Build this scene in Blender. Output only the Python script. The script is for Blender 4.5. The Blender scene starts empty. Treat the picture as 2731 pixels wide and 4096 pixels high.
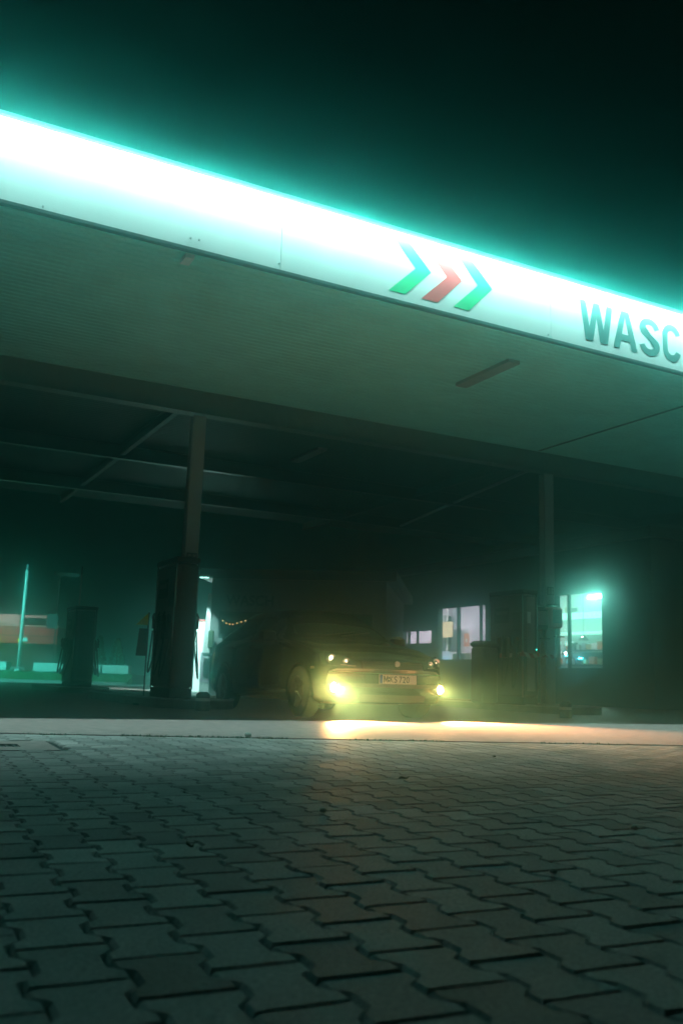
import bpy, bmesh, math, random
from mathutils import Vector, Matrix
random.seed(7)
C = bpy.context.scene
COL = C.collection

# ------------------------------------------------------------------ camera
H = .46                      # eye height: camera held just above the paving
FPX = 3660.0                 # focal length in pixels of the 4096 px tall photograph
ROLL = math.radians(1.85)
PITCH = math.atan(672 * math.cos(ROLL) / FPX)
cam = bpy.data.cameras.new('camera'); cam_o = bpy.data.objects.new('camera', cam); COL.objects.link(cam_o)
cam.sensor_fit = 'VERTICAL'; cam.sensor_height = 36.0; cam.lens = 36.0 * FPX / 4096
cam.clip_start = .05; cam.clip_end = 1000
r0 = Vector((1, 0, 0)); u0 = Vector((0, -math.sin(PITCH), math.cos(PITCH))); f0 = Vector((0, math.cos(PITCH), math.sin(PITCH)))
RV = math.cos(ROLL) * r0 + math.sin(ROLL) * u0
UV = -math.sin(ROLL) * r0 + math.cos(ROLL) * u0
m = Matrix((RV, UV, -f0)).transposed().to_4x4(); m.translation = (0, 0, H)
cam_o.matrix_world = m
cam.dof.use_dof = True; cam.dof.focus_distance = 7.2; cam.dof.aperture_fstop = 4.0
C.camera = cam_o

# ------------------------------------------------------------------ world and exposure
w = bpy.data.worlds.new('World'); C.world = w; w.use_nodes = True
nt = w.node_tree; bg = nt.nodes['Background']
sky = nt.nodes.new('ShaderNodeTexSky'); sky.sky_type = 'NISHITA'; sky.sun_disc = False
sky.sun_elevation = math.radians(-6); sky.sun_rotation = math.radians(200)
nt.links.new(sky.outputs[0], bg.inputs[0]); bg.inputs[1].default_value = .004
C.view_settings.view_transform = 'Standard'; C.view_settings.look = 'None'; C.view_settings.gamma = 1
C.view_settings.exposure = 0
C.cycles.max_bounces = 8; C.cycles.diffuse_bounces = 3; C.cycles.glossy_bounces = 3
C.cycles.volume_bounces = 4; C.cycles.transmission_bounces = 6; C.cycles.transparent_max_bounces = 8
C.cycles.sample_clamp_indirect = 4; C.cycles.caustics_reflective = False; C.cycles.caustics_refractive = False
C.cycles.use_denoising = True

TUBE_E = 1300; TUBE_C = (.50, 1, .93); OPAL = .3; EDGE_E = 150; LIPA = .0110; LIPB = .0215
FOG_W = 3200; FOG_C = (1, .52, .18)
HAZE_D = .030; HAZE_C = (.42, 1, .94); HAZE_G = .974

# ------------------------------------------------------------------ materials
def mat(name, col, rough=.6, metal=0, noise=.0, nscale=8, bump=0, bscale=60, emit=None, es=0, spec=.5, trans=0, coat=0, col2=None, alpha=1):
    m = bpy.data.materials.new(name); m.use_nodes = True
    t = m.node_tree; b = t.nodes['Principled BSDF']
    b.inputs['Base Color'].default_value = (*col, 1); b.inputs['Roughness'].default_value = rough
    b.inputs['Metallic'].default_value = metal; b.inputs['Specular IOR Level'].default_value = spec
    b.inputs['Coat Weight'].default_value = coat; b.inputs['Transmission Weight'].default_value = trans
    if emit: b.inputs['Emission Color'].default_value = (*emit, 1); b.inputs['Emission Strength'].default_value = es
    tc = t.nodes.new('ShaderNodeTexCoord')
    n = t.nodes.new('ShaderNodeTexNoise'); n.inputs['Scale'].default_value = nscale; n.inputs['Detail'].default_value = 6
    t.links.new(tc.outputs['Object'], n.inputs['Vector'])
    mx = t.nodes.new('ShaderNodeMix'); mx.data_type = 'RGBA'
    c2 = col2 or tuple(max(0, c * (1 - noise)) for c in col); c1 = col if col2 else tuple(min(1, c * (1 + noise)) for c in col)
    mx.inputs[6].default_value = (*c1, 1); mx.inputs[7].default_value = (*c2, 1)
    rp = t.nodes.new('ShaderNodeMapRange'); rp.inputs[1].default_value = .35; rp.inputs[2].default_value = .65
    t.links.new(n.outputs['Fac'], rp.inputs[0]); t.links.new(rp.outputs[0], mx.inputs[0])
    t.links.new(mx.outputs[2], b.inputs['Base Color'])
    if bump:
        n2 = t.nodes.new('ShaderNodeTexNoise'); n2.inputs['Scale'].default_value = bscale; n2.inputs['Detail'].default_value = 4
        t.links.new(tc.outputs['Object'], n2.inputs['Vector'])
        bp = t.nodes.new('ShaderNodeBump'); bp.inputs['Strength'].default_value = bump; bp.inputs['Distance'].default_value = .004
        t.links.new(n2.outputs['Fac'], bp.inputs['Height']); t.links.new(bp.outputs[0], b.inputs['Normal'])
    return m

M = {}
M['white_panel'] = mat('white_panel', (.8, .8, .8), .35, noise=.03, nscale=1.5)
M['soffit'] = mat('soffit_metal_glow', (.36, .84, .77), .45, noise=.06, nscale=2)  # teal base colour stands in for the glow under the canopy
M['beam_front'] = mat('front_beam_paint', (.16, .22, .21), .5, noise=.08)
M['soffit_shade'] = mat('soffit_rear_shade', (.05, .065, .065), .6, noise=.1)  # near-black colour holds the shade on the rear soffit and beams
M['steel'] = mat('grey_steel', (.07, .075, .08), .4, noise=.12, nscale=3)
M['colpaint'] = mat('column_paint', (.38, .42, .43), .3, metal=.2, noise=.06)
M['galv'] = mat('galvanised', (.4, .42, .43), .35, metal=.6, noise=.15, nscale=6)
M['chrome'] = mat('chrome', (.75, .75, .75), .12, metal=1)
M['dark'] = mat('dark_plastic', (.025, .026, .03), .45, noise=.2)
M['black'] = mat('black_rubber', (.012, .012, .013), .6, noise=.3)
M['dkgrey'] = mat('dark_grey_paint', (.06, .065, .075), .4, noise=.1)
M['pump_grey'] = mat('pump_panel', (.055, .055, .06), .4, noise=.08)
M['lgrey'] = mat('light_grey_panel', (.28, .28, .28), .45, noise=.08)
M['red'] = mat('red_paint', (.35, .03, .03), .45, noise=.1)
M['chev_green'] = mat('green_film', (.04, .66, .27), .4, noise=.03)
M['chev_red'] = mat('red_film', (.8, .05, .07), .4, noise=.03)
M['letter'] = mat('teal_lettering', (.06, .17, .165), .4, noise=.05)
M['asphalt'] = mat('asphalt', (.05, .05, .052), .8, noise=.3, nscale=5, bump=.6, bscale=180)
M['dirt'] = mat('joint_sand', (.035, .03, .026), .95, noise=.5, nscale=40, bump=.5, bscale=200)
M['moss'] = mat('moss', (.06, .10, .02), .9, noise=.5, nscale=60)
M['iron'] = mat('cast_iron', (.05, .05, .05), .55, metal=.4, noise=.3, nscale=20)
M['paint'] = mat('car_paint', (.014, .012, .018), .22, metal=.4, noise=.05, coat=1)
M['carglass'] = mat('car_glass', (.01, .012, .013), .04, spec=.6)
M['rubber'] = mat('tyre_rubber', (.015, .015, .015), .75, noise=.2)
M['alloy'] = mat('alloy', (.12, .12, .13), .3, metal=.9)
M['yellow'] = mat('yellow_film', (.88, .80, .05), .5, noise=.1)
M['tube'] = mat('tube_light', (.9, .95, .95), .4, emit=TUBE_C, es=6)
M['added_strip'] = mat('added_strip_glow', (.9, .95, .95), .4, emit=(.6, 1, .95), es=8)

def concrete_mat():
    m = mat('concrete', (.37, .225, .22), .5, noise=.22, nscale=9, bump=1, bscale=90)
    return m
M['concrete'] = concrete_mat()

def paver_mat():
    m = bpy.data.materials.new('paver_concrete'); m.use_nodes = True; t = m.node_tree; b = t.nodes['Principled BSDF']
    at = t.nodes.new('ShaderNodeAttribute'); at.attribute_name = 'tone'
    tc = t.nodes.new('ShaderNodeTexCoord')
    n1 = t.nodes.new('ShaderNodeTexNoise'); n1.inputs['Scale'].default_value = 95; n1.inputs['Detail'].default_value = 8; n1.inputs['Roughness'].default_value = .7
    n2 = t.nodes.new('ShaderNodeTexNoise'); n2.inputs['Scale'].default_value = 1.1; n2.inputs['Detail'].default_value = 7; n2.inputs['Roughness'].default_value = .65
    for n in (n1, n2): t.links.new(tc.outputs['Object'], n.inputs['Vector'])
    r1 = t.nodes.new('ShaderNodeMapRange'); r1.inputs[1].default_value = .3; r1.inputs[2].default_value = .7; r1.inputs[3].default_value = .62; r1.inputs[4].default_value = 1.3
    r2 = t.nodes.new('ShaderNodeMapRange'); r2.inputs[1].default_value = .3; r2.inputs[2].default_value = .7; r2.inputs[3].default_value = .60; r2.inputs[4].default_value = 1.2
    r3 = t.nodes.new('ShaderNodeMapRange'); r3.inputs[3].default_value = .62; r3.inputs[4].default_value = 1.25
    t.links.new(n1.outputs['Fac'], r1.inputs[0]); t.links.new(n2.outputs['Fac'], r2.inputs[0]); t.links.new(at.outputs['Fac'], r3.inputs[0])
    a = t.nodes.new('ShaderNodeMath'); a.operation = 'MULTIPLY'; t.links.new(r1.outputs[0], a.inputs[0]); t.links.new(r2.outputs[0], a.inputs[1])
    c = t.nodes.new('ShaderNodeMath'); c.operation = 'MULTIPLY'; t.links.new(a.outputs[0], c.inputs[0]); t.links.new(r3.outputs[0], c.inputs[1])
    v = t.nodes.new('ShaderNodeVectorMath'); v.operation = 'SCALE'; v.inputs[0].default_value = (.50, .395, .39)
    t.links.new(c.outputs[0], v.inputs[3]); t.links.new(v.outputs[0], b.inputs['Base Color'])
    rr = t.nodes.new('ShaderNodeMapRange'); rr.inputs[1].default_value = .3; rr.inputs[2].default_value = .7; rr.inputs[3].default_value = .48; rr.inputs[4].default_value = .74
    b.inputs['Specular IOR Level'].default_value = .14
    t.links.new(n2.outputs['Fac'], rr.inputs[0]); t.links.new(rr.outputs[0], b.inputs['Roughness'])
    bp = t.nodes.new('ShaderNodeBump'); bp.inputs['Strength'].default_value = 1; bp.inputs['Distance'].default_value = .006
    t.links.new(n1.outputs['Fac'], bp.inputs['Height']); t.links.new(bp.outputs[0], b.inputs['Normal'])
    return m
M['paver'] = paver_mat()

# ------------------------------------------------------------------ helpers
class MB:
    def __init__(s): s.v = []; s.f = []
    def add(s, vs, fs):
        k = len(s.v); s.v += [tuple(v) for v in vs]; s.f += [tuple(i + k for i in f) for f in fs]; return s
    def box(s, c, d, rz=0, ry=0, rx=0):
        R = Matrix.Rotation(rz, 3, 'Z') @ Matrix.Rotation(ry, 3, 'Y') @ Matrix.Rotation(rx, 3, 'X'); c = Vector(c)
        vs = [c + R @ Vector((x * d[0] / 2, y * d[1] / 2, z * d[2] / 2)) for x in (-1, 1) for y in (-1, 1) for z in (-1, 1)]
        return s.add(vs, [(0, 1, 3, 2), (4, 6, 7, 5), (0, 4, 5, 1), (2, 3, 7, 6), (0, 2, 6, 4), (1, 5, 7, 3)])
    def rbox(s, c, d, r=.01):
        # box with chamfered vertical and horizontal edges (three stacked octagon rings each end)
        x, y, z = d[0] / 2, d[1] / 2, d[2] / 2; vs = []
        def ring(a, b, zz, q):
            for (sx, sy, first) in ((1, 1, 0), (-1, 1, 1), (-1, -1, 0), (1, -1, 1)):
                p = [(sx * a, sy * (b - q)), (sx * (a - q), sy * b)]
                if first: p.reverse()
                for px, py in p: vs.append((c[0] + px, c[1] + py, c[2] + zz))
        ring(x - r, y - r, -z, r); ring(x, y, -z + r, r); ring(x, y, z - r, r); ring(x - r, y - r, z, r)
        fs = [tuple(range(7, -1, -1)), tuple(range(24, 32))]
        for k in range(3):
            for i in range(8):
                j = (i + 1) % 8; fs.append((k * 8 + i, k * 8 + j, k * 8 + 8 + j, k * 8 + 8 + i))
        return s.add(vs, fs)
    def tube(s, pts, r, n=10, cap=True):
        pts = [Vector(p) for p in pts]; rs = r if isinstance(r, (list, tuple)) else [r] * len(pts); vs = []; ref = None
        for i, p in enumerate(pts):
            d = (pts[min(i + 1, len(pts) - 1)] - pts[max(i - 1, 0)]).normalized()
            if ref is None: ref = Vector((0, 0, 1)) if abs(d.z) < .9 else Vector((1, 0, 0))
            a = (ref - d * ref.dot(d)).normalized(); b = d.cross(a); ref = a
            for k in range(n): t = 2 * math.pi * k / n; vs.append(p + (a * math.cos(t) + b * math.sin(t)) * rs[i])
        fs = [(i * n + k, i * n + (k + 1) % n, (i + 1) * n + (k + 1) % n, (i + 1) * n + k) for i in range(len(pts) - 1) for k in range(n)]
        if cap: fs += [tuple(range(n - 1, -1, -1)), tuple((len(pts) - 1) * n + k for k in range(n))]
        return s.add(vs, fs)
    def lathe(s, c, prof, n=24, cap_last=False):
        # rings about a local y axis through c: prof = [(radius, y offset)]
        vs = []; 
        for r, y in prof:
            for k in range(n): t = 2 * math.pi * k / n; vs.append((c[0] + r * math.cos(t), c[1] + y, c[2] + r * math.sin(t)))
        fs = [(i * n + k, i * n + (k + 1) % n, (i + 1) * n + (k + 1) % n, (i + 1) * n + k) for i in range(len(prof) - 1) for k in range(n)]
        if cap_last: fs.append(tuple((len(prof) - 1) * n + k for k in range(n)))
        return s.add(vs, fs)
    def prism(s, poly, off):
        # poly: 3D polygon, off: extrusion vector
        n = len(poly); off = Vector(off); vs = [Vector(p) for p in poly] + [Vector(p) + off for p in poly]
        return s.add(vs, [tuple(range(n - 1, -1, -1)), tuple(range(n, 2 * n))] + [(i, (i + 1) % n, n + (i + 1) % n, n + i) for i in range(n)])
    def build(s, name, m, parent=None, loc=(0, 0, 0), rz=0, smooth=False):
        me = bpy.data.meshes.new(name); me.from_pydata(s.v, [], s.f); me.update()
        bm = bmesh.new(); bm.from_mesh(me); bmesh.ops.recalc_face_normals(bm, faces=bm.faces); bm.to_mesh(me); bm.free()
        me.materials.append(M[m] if isinstance(m, str) else m)
        if smooth:
            for p in me.polygons: p.use_smooth = True
        o = bpy.data.objects.new(name, me); COL.objects.link(o); o.location = loc; o.rotation_euler = (0, 0, rz)
        if parent: o.parent = parent
        return o
def tag(o, label=None, cat=None, group=None, kind=None):
    if label: o['label'] = label
    if cat: o['category'] = cat
    if group: o['group'] = group
    if kind: o['kind'] = kind
    return o
def thing(name, label, cat, loc=(0, 0, 0), rz=0, group=None):
    o = bpy.data.objects.new(name, None); COL.objects.link(o); o.location = loc; o.rotation_euler = (0, 0, rz); o.empty_display_size = .1
    return tag(o, label, cat, group)
def copy_tree(o, parent=None):
    c = o.copy(); COL.objects.link(c)
    if parent: c.parent = parent
    for ch in list(o.children): copy_tree(ch, c)
    return c
def text_mesh(txt, size, name, m, parent, mw, depth=.004, sx=1, bold=0):
    cu = bpy.data.curves.new(name, 'FONT'); cu.body = txt; cu.size = size; cu.extrude = depth; cu.offset = bold; cu.align_x = 'LEFT'
    ob = bpy.data.objects.new(name + '_t', cu); COL.objects.link(ob)
    bpy.context.view_layer.update()
    me = bpy.data.meshes.new_from_object(ob.evaluated_get(bpy.context.evaluated_depsgraph_get())); bpy.data.objects.remove(ob)
    me.materials.clear(); me.materials.append(M[m])
    me.transform(Matrix.Diagonal((sx, 1, 1, 1)))
    o = bpy.data.objects.new(name, me); COL.objects.link(o)
    if parent: o.parent = parent
    o.matrix_local = mw
    return o
def light(name, typ, loc, energy, col, parent=None, target=None, **kw):
    l = bpy.data.lights.new(name, typ); l.energy = energy; l.color = col
    for k, v in kw.items(): setattr(l, k, v)
    o = bpy.data.objects.new(name, l); COL.objects.link(o); o.location = loc
    if target is not None: o.rotation_euler = (Vector(target) - Vector(loc)).to_track_quat('-Z', 'Y').to_euler()
    if parent: o.parent = parent
    return o

A = math.radians(27.5); CU = Vector((math.cos(A), math.sin(A), 0)); CV = Vector((-math.sin(A), math.cos(A), 0)); CO = Vector((-3.46, 8.32, 0))
def cw(u, v, z=0): return CO + CU * u + CV * v + Vector((0, 0, z))    # canopy grid to world

# ------------------------------------------------------------------ ground
g = MB(); g.add([(-140, -140, -.03), (140, -140, -.03), (140, 140, -.03), (-140, 140, -.03)], [(0, 1, 2, 3)])
tag(g.build('ground', 'asphalt'), kind='structure')
JP = Vector((-2.41, 6.80)); JD = (Vector((2.9, 8.0)) - JP).normalized(); JN = Vector((-JD.y, JD.x))
# forecourt slab beyond the joint
sl = MB(); a0 = JP - JD * 40; a1 = JP + JD * 60; b1 = a1 + JN * 70; b0 = a0 + JN * 70
NJ = 600; front = []
for i in range(NJ + 1):
    t = i / NJ; p = a0.lerp(a1, t); s = (p - JP).dot(JD)
    o = (math.sin(s * 3.1) + math.sin(s * 7.7 + 1) * .6) * .004 + random.uniform(-.003, .003)
    if -8 < s < 12: pass
    front.append(p + JN * o)
poly = [(p.x, p.y, .006) for p in front] + [(b1.x, b1.y, .006), (b0.x, b0.y, .006)]
sl.prism([(p[0], p[1], -.02) for p in poly], (0, 0, .026))
tag(sl.build('forecourt_slab', 'concrete'), kind='structure')
# interlocking pavers, laid on a sand bed
PA = math.radians(24.5); PU = Vector((math.cos(PA), math.sin(PA))); PV = Vector((-math.sin(PA), math.cos(PA)))
OUT = [(-.0795, -.0982), (.0795, -.0982), (.0795, -.055), (.0553, -.029), (.0553, .029), (.0795, .055), (.0795, .0982), (-.0795, .0982), (-.0795, .055), (-.0553, .029), (-.0553, -.029), (-.0795, -.055)]
def clip(poly):
    out = []; n = len(poly); lim = -.012
    D = [(p - JP).dot(JN) - lim for p in poly]
    for i in range(n):
        a, b = poly[i], poly[(i + 1) % n]; da, db = D[i], D[(i + 1) % n]
        if da <= 0: out.append(a)
        if (da <= 0) != (db <= 0): out.append(a.lerp(b, da / (da - db)))
    return out
DRC = Vector((-2.1, 5.8))     # drain frame centre
pv = []; pf = []; tones = []
for i in range(-75, 90):
    for j in range(-30, 70):
        c = PU * (i * .14) + PV * (j * .2 + (.1 if i % 2 else 0)) + Vector((0, .0))
        if not (-8.5 < c.x < 9.5 and -1.6 < c.y < 12): continue
        d = (c - JP).dot(JN)
        if d > .13: continue
        q = c - DRC; 
        if abs(q.dot(PU)) < .36 and abs(q.dot(PV)) < .36: continue
        ja = random.gauss(0, .003); dz = random.gauss(0, .0006); tx = random.gauss(0, .004); ty = random.gauss(0, .004)
        jo = Vector((random.gauss(0, .0004), random.gauss(0, .0004)))
        poly = [c + jo + PU * (x * math.cos(ja) - y * math.sin(ja)) + PV * (x * math.sin(ja) + y * math.cos(ja)) for x, y in OUT]
        if d > -.13: poly = clip(poly)
        n = len(poly)
        if n < 3: continue
        tn = min(1, max(0, random.gauss(.5, .25)))
        ctr = sum(poly, Vector((0, 0))) / n
        # inward offset for the arris
        ins = []
        for k in range(n):
            e0 = (poly[k] - poly[k - 1]); e1 = (poly[(k + 1) % n] - poly[k])
            if e0.length < 1e-6 or e1.length < 1e-6: ins.append(poly[k].lerp(ctr, .05)); continue
            n0 = Vector((-e0.y, e0.x)).normalized(); n1 = Vector((-e1.y, e1.x)).normalized(); bs = n0 + n1
            ins.append(poly[k] + bs * (.0065 / max(.6, bs.length_squared / 2)) )
        base = len(pv)
        z0 = lambda p: dz + (p - c).dot(PU) * tx + (p - c).dot(PV) * ty
        pv += [(p.x, p.y, -.028) for p in poly] + [(p.x, p.y, z0(p) - .0075) for p in poly] + [(p.x, p.y, z0(p)) for p in ins]
        for r in range(2):
            for k in range(n):
                k2 = (k + 1) % n; pf.append((base + r * n + k, base + r * n + k2, base + (r + 1) * n + k2, base + (r + 1) * n + k))
        pf.append(tuple(base + 2 * n + k for k in range(n)))
        tones += [tn] * (3 * n)
me = bpy.data.meshes.new('paving'); me.from_pydata(pv, [], pf); me.update()
at = me.attributes.new('tone', 'FLOAT', 'POINT'); at.data.foreach_set('value', tones)
me.materials.append(M['paver']); po = bpy.data.objects.new('paving', me); COL.objects.link(po); tag(po, kind='structure')
bd = MB(); e0 = JP - JD * 40 + JN * .05; e1 = JP + JD * 60 + JN * .05
bd.add([(e0.x, e0.y, -.012), (e1.x, e1.y, -.012), (e1.x - JN.x * 40, e1.y - JN.y * 40, -.012), (e0.x - JN.x * 40, e0.y - JN.y * 40, -.012)], [(0, 1, 2, 3)])
tag(bd.build('sand_bed', 'dirt'), kind='structure')

# ------------------------------------------------------------------ canopy
can = thing('canopy', 'large flat filling station canopy with brightly lit white fascia over the car and pumps', 'canopy')
U0, U1, Z0, Z1 = -9, 20, 5.0, 5.88
def panel(us, ue):
    b = MB(); g_ = .004
    c = (cw(us + g_, 0), cw(ue - g_, 0))
    b.prism([tuple(cw(us + g_, 0, Z0)), tuple(cw(ue - g_, 0, Z0)), tuple(cw(ue - g_, 0, Z1)), tuple(cw(us + g_, 0, Z1))], CV * .05)
    return b.build('fascia', 'white_panel', can)
fas = MB()
seams = [U0, -4.9, -.95, 2.0 + 1.02, 6.95, 10.9, 14.9, U1]
for s0, s1 in zip(seams, seams[1:]):
    fas.prism([tuple(cw(s0 + .003, 0, Z0)), tuple(cw(s1 - .003, 0, Z0)), tuple(cw(s1 - .003, 0, Z1)), tuple(cw(s0 + .003, 0, Z1))], CV * .05)
fascia = fas.build('fascia', 'white_panel', can)
e = MB(); e.prism([tuple(cw(U0, -.012, Z0 - .03)), tuple(cw(U1, -.012, Z0 - .03)), tuple(cw(U1, -.012, Z0 + .006)), tuple(cw(U0, -.012, Z0 + .006))], CV * .07); e.build('edge_trim', 'steel', fascia)
# bolts on the fascia
for (bu, bz) in ((1.954, 5.112), (2.051, 5.117), (.411, 5.04), (3.0, 5.08), (6.9, 5.05), (-.93, 5.06)):
    b = MB(); b.tube([cw(bu, .001, bz), cw(bu, -.014, bz)], .011, 8); b.build('bolt', 'galv', fascia)
# chevrons, flat film letters
def chevron(x0, m):
    zb, zt, zc = 5.105, 5.845, 5.475
    pts = [(x0, zb), (x0 + .235, zb), (x0 + .600, zc), (x0 + .235, zt), (x0, zt), (x0 + .372, zc)]
    b = MB(); b.prism([tuple(cw(p, -.0004, z)) for p, z in pts], CV * -.0012); return b.build('chevron', m, fascia)
chevron(4.445, 'chev_green'); chevron(4.912, 'chev_red'); chevron(5.385, 'chev_green')
rot = Matrix((CU, Vector((0, 0, 1)), -CV)).transposed().to_4x4()
def strip(path, t, n_=None):
    # constant width band along a centre line in (x, z); quads share edges, none overlap
    P = [Vector(p) for p in path]; L_ = []; R_ = []
    for i in range(len(P)):
        d = (P[min(i + 1, len(P) - 1)] - P[max(i - 1, 0)]).normalized(); n = Vector((-d.y, d.x)); L_.append(P[i] + n * t / 2); R_.append(P[i] - n * t / 2)
    return L_ + R_[::-1]
def arc(cx_, cy_, rx, ry, a0, a1, n=14): return [(cx_ + rx * math.cos(math.radians(a0 + (a1 - a0) * k / n)), cy_ + ry * math.sin(math.radians(a0 + (a1 - a0) * k / n))) for k in range(n + 1)]
def glyph(ch, wd, ht):
    sc = lambda pts: [(x * wd, y * ht) for x, y in pts]; t = .098 * ht / .565
    if ch == 'W': return [sc([(0, 1), (.185, 1), (.285, .34), (.405, 1), (.595, 1), (.715, .34), (.815, 1), (1, 1), (.83, 0), (.61, 0), (.50, .60), (.39, 0), (.17, 0)])]
    if ch == 'A':
        l = [(0, 0), (.25, 0), (.315, .22), (.5, .22), (.5, .39), (.365, .39), (.5, .84), (.5, 1), (.34, 1)]
        return [sc(l), sc([(1 - x, y) for x, y in l][::-1])]
    if ch == 'M': return [sc([(0, 0), (0, 1), (.24, 1), (.5, .42), (.76, 1), (1, 1), (1, 0), (.80, 0), (.80, .66), (.5, .08), (.20, .66), (.20, 0)])]
    h2 = t / 2; rx = wd / 2 - h2
    if ch == 'C': path = arc(wd / 2, ht - h2 - rx, rx, rx, 12, 180) + arc(wd / 2, h2 + rx, rx, rx, 180, 348)
    if ch == 'S':
        ry = (ht / 2 - h2) / 2 + .004
        path = arc(wd / 2, ht - h2 - ry, rx, ry, 8, 195) + [(wd * .5, ht * .5)] + arc(wd / 2, h2 + ry, rx, ry, 15, -172)
    return [strip(path, t)]
def letter(ch, u0_, wid, z0=5.125, ht=.565):
    b = MB()
    for pl_ in glyph(ch, wid, ht): b.prism([(x, y, 0) for x, y in pl_], (0, 0, .0015))
    o = b.build('letter', 'letter', fascia); mw = rot.copy(); mw.translation = cw(u0_, -.0005, z0); o.matrix_local = mw
for ch, a_, b_ in (('W', 7.455, .60), ('A', 8.06, .45), ('S', 8.56, .39), ('C', 9.01, .36)): letter(ch, a_, b_)
# soffit, ribbed sheet with ribs along the fascia
def soffit(v0, v1, z, pitch=.12, dep=.018):
    s = MB(); prof = []; v = v0
    while v < v1: prof += [(v, z), (v + pitch * .42, z), (v + pitch * .5, z + dep), (v + pitch * .92, z + dep)]; v += pitch
    vs = []; fs = []
    for k, (vv, zz) in enumerate(prof): vs += [cw(U0, vv, zz), cw(U1, vv, zz)]
    for k in range(len(prof) - 1): fs.append((2 * k, 2 * k + 1, 2 * k + 3, 2 * k + 2))
    s.add(vs, fs); return s
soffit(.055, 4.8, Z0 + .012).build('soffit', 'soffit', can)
soffit(5.2, 16, Z0 + .14).build('soffit', 'soffit_shade', can)
rf = MB(); rf.prism([tuple(cw(U0, .05, 5.5)), tuple(cw(U1, .05, 5.5)), tuple(cw(U1, 16.2, 5.5)), tuple(cw(U0, 16.2, 5.5))], (0, 0, .25)); rf.build('roof', 'steel', can)
def ibeam(p0, p1, d, wd):
    p0 = Vector(p0); p1 = Vector(p1); dr = (p1 - p0).normalized(); n = Vector((-dr.y, dr.x, 0)); b = MB()
    z = Vector((0, 0, 1))
    for (zo, hh, ww) in ((0, .02, wd), (d - .02, .02, wd), (.02, d - .04, .014)):
        pl = [p0 - n * ww / 2 - z * zo, p0 + n * ww / 2 - z * zo, p0 + n * ww / 2 - z * (zo + hh), p0 - n * ww / 2 - z * (zo + hh)]
        b.prism(pl, p1 - p0)
    return b
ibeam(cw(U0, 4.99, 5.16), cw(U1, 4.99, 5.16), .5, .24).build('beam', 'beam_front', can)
ibeam(cw(U0, 9.6, 5.13), cw(U1, 9.6, 5.13), .3, .16).build('beam', 'steel', can)
ibeam(cw(U0, 13.4, 5.13), cw(U1, 13.4, 5.13), .3, .16).build('beam', 'steel', can)
ColU = [3.8, 10.93]
ends = MB()
for cu_ in (3.72 - 7.2, 3.72, 10.93, 10.93 + 7.2):
    ibeam(cw(cu_, 5.12, 5.12), cw(cu_, 16, 5.12), .20, .10).build('beam', 'soffit_shade', can)
# slim conduit under the rear roof
b = MB(); b.tube([cw(11.2, 5.4, 4.9), cw(12.9, 13.8, 4.9)], .035, 10); b.build('brace', 'galv', can)
# panel joint cover and unlit recessed luminaires
b = MB(); b.prism([tuple(cw(10.65, .06, 4.995)), tuple(cw(10.69, .06, 4.995)), tuple(cw(10.69, 4.7, 4.995)), tuple(cw(10.65, 4.7, 4.995))], (0, 0, .014)); b.build('joint_cover', 'steel', can)
for (lu, lv) in ((7.05, 1.45), (-1.2, 1.45), (7.05, 7.5), (-1.2, 7.5)):
    b = MB(); b.prism([tuple(cw(lu - .10, lv - .55, 4.96)), tuple(cw(lu + .10, lv - .55, 4.96)), tuple(cw(lu + .10, lv + .75, 4.96)), tuple(cw(lu - .10, lv + .75, 4.96))], (0, 0, .05))
    b.build('downlight', 'lgrey', can)
b = MB(); b.box(tuple(cw(2.0, .22, 4.97)), (.1, .2, .05), A); b.build('junction_box', 'white_panel', can)
# fascia wash lights: slim tubes in open-bottomed hoods along the top edge
def strip_light(name, loc, zax, ln, wd, rad, col, parent):
    l = bpy.data.lights.new(name, 'AREA'); l.shape = 'RECTANGLE'; l.size = ln; l.size_y = wd; l.color = col; l.energy = rad * math.pi * ln * wd
    o = bpy.data.objects.new(name, l); COL.objects.link(o); Z = Vector(zax); m_ = Matrix((CU, Z.cross(CU), Z)).transposed().to_4x4(); m_.translation = loc; o.matrix_world = m_
    o.parent = parent
TV, TZ, TR = -.07, Z1 + .012, .007
M['opal'] = bpy.data.materials.new('added_opal_visor'); M['opal'].use_nodes = True
_t = M['opal'].node_tree; _t.nodes.clear(); _o = _t.nodes.new('ShaderNodeOutputMaterial'); _m = _t.nodes.new('ShaderNodeMixShader'); _a = _t.nodes.new('ShaderNodeBsdfDiffuse'); _g = _t.nodes.new('ShaderNodeBsdfTranslucent')
_a.inputs[0].default_value = (.8, .8, .8, 1); _g.inputs[0].default_value = (.8, .8, .8, 1); _m.inputs[0].default_value = OPAL
_t.links.new(_a.outputs[0], _m.inputs[1]); _t.links.new(_g.outputs[0], _m.inputs[2]); _t.links.new(_m.outputs[0], _o.inputs[0])
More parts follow.
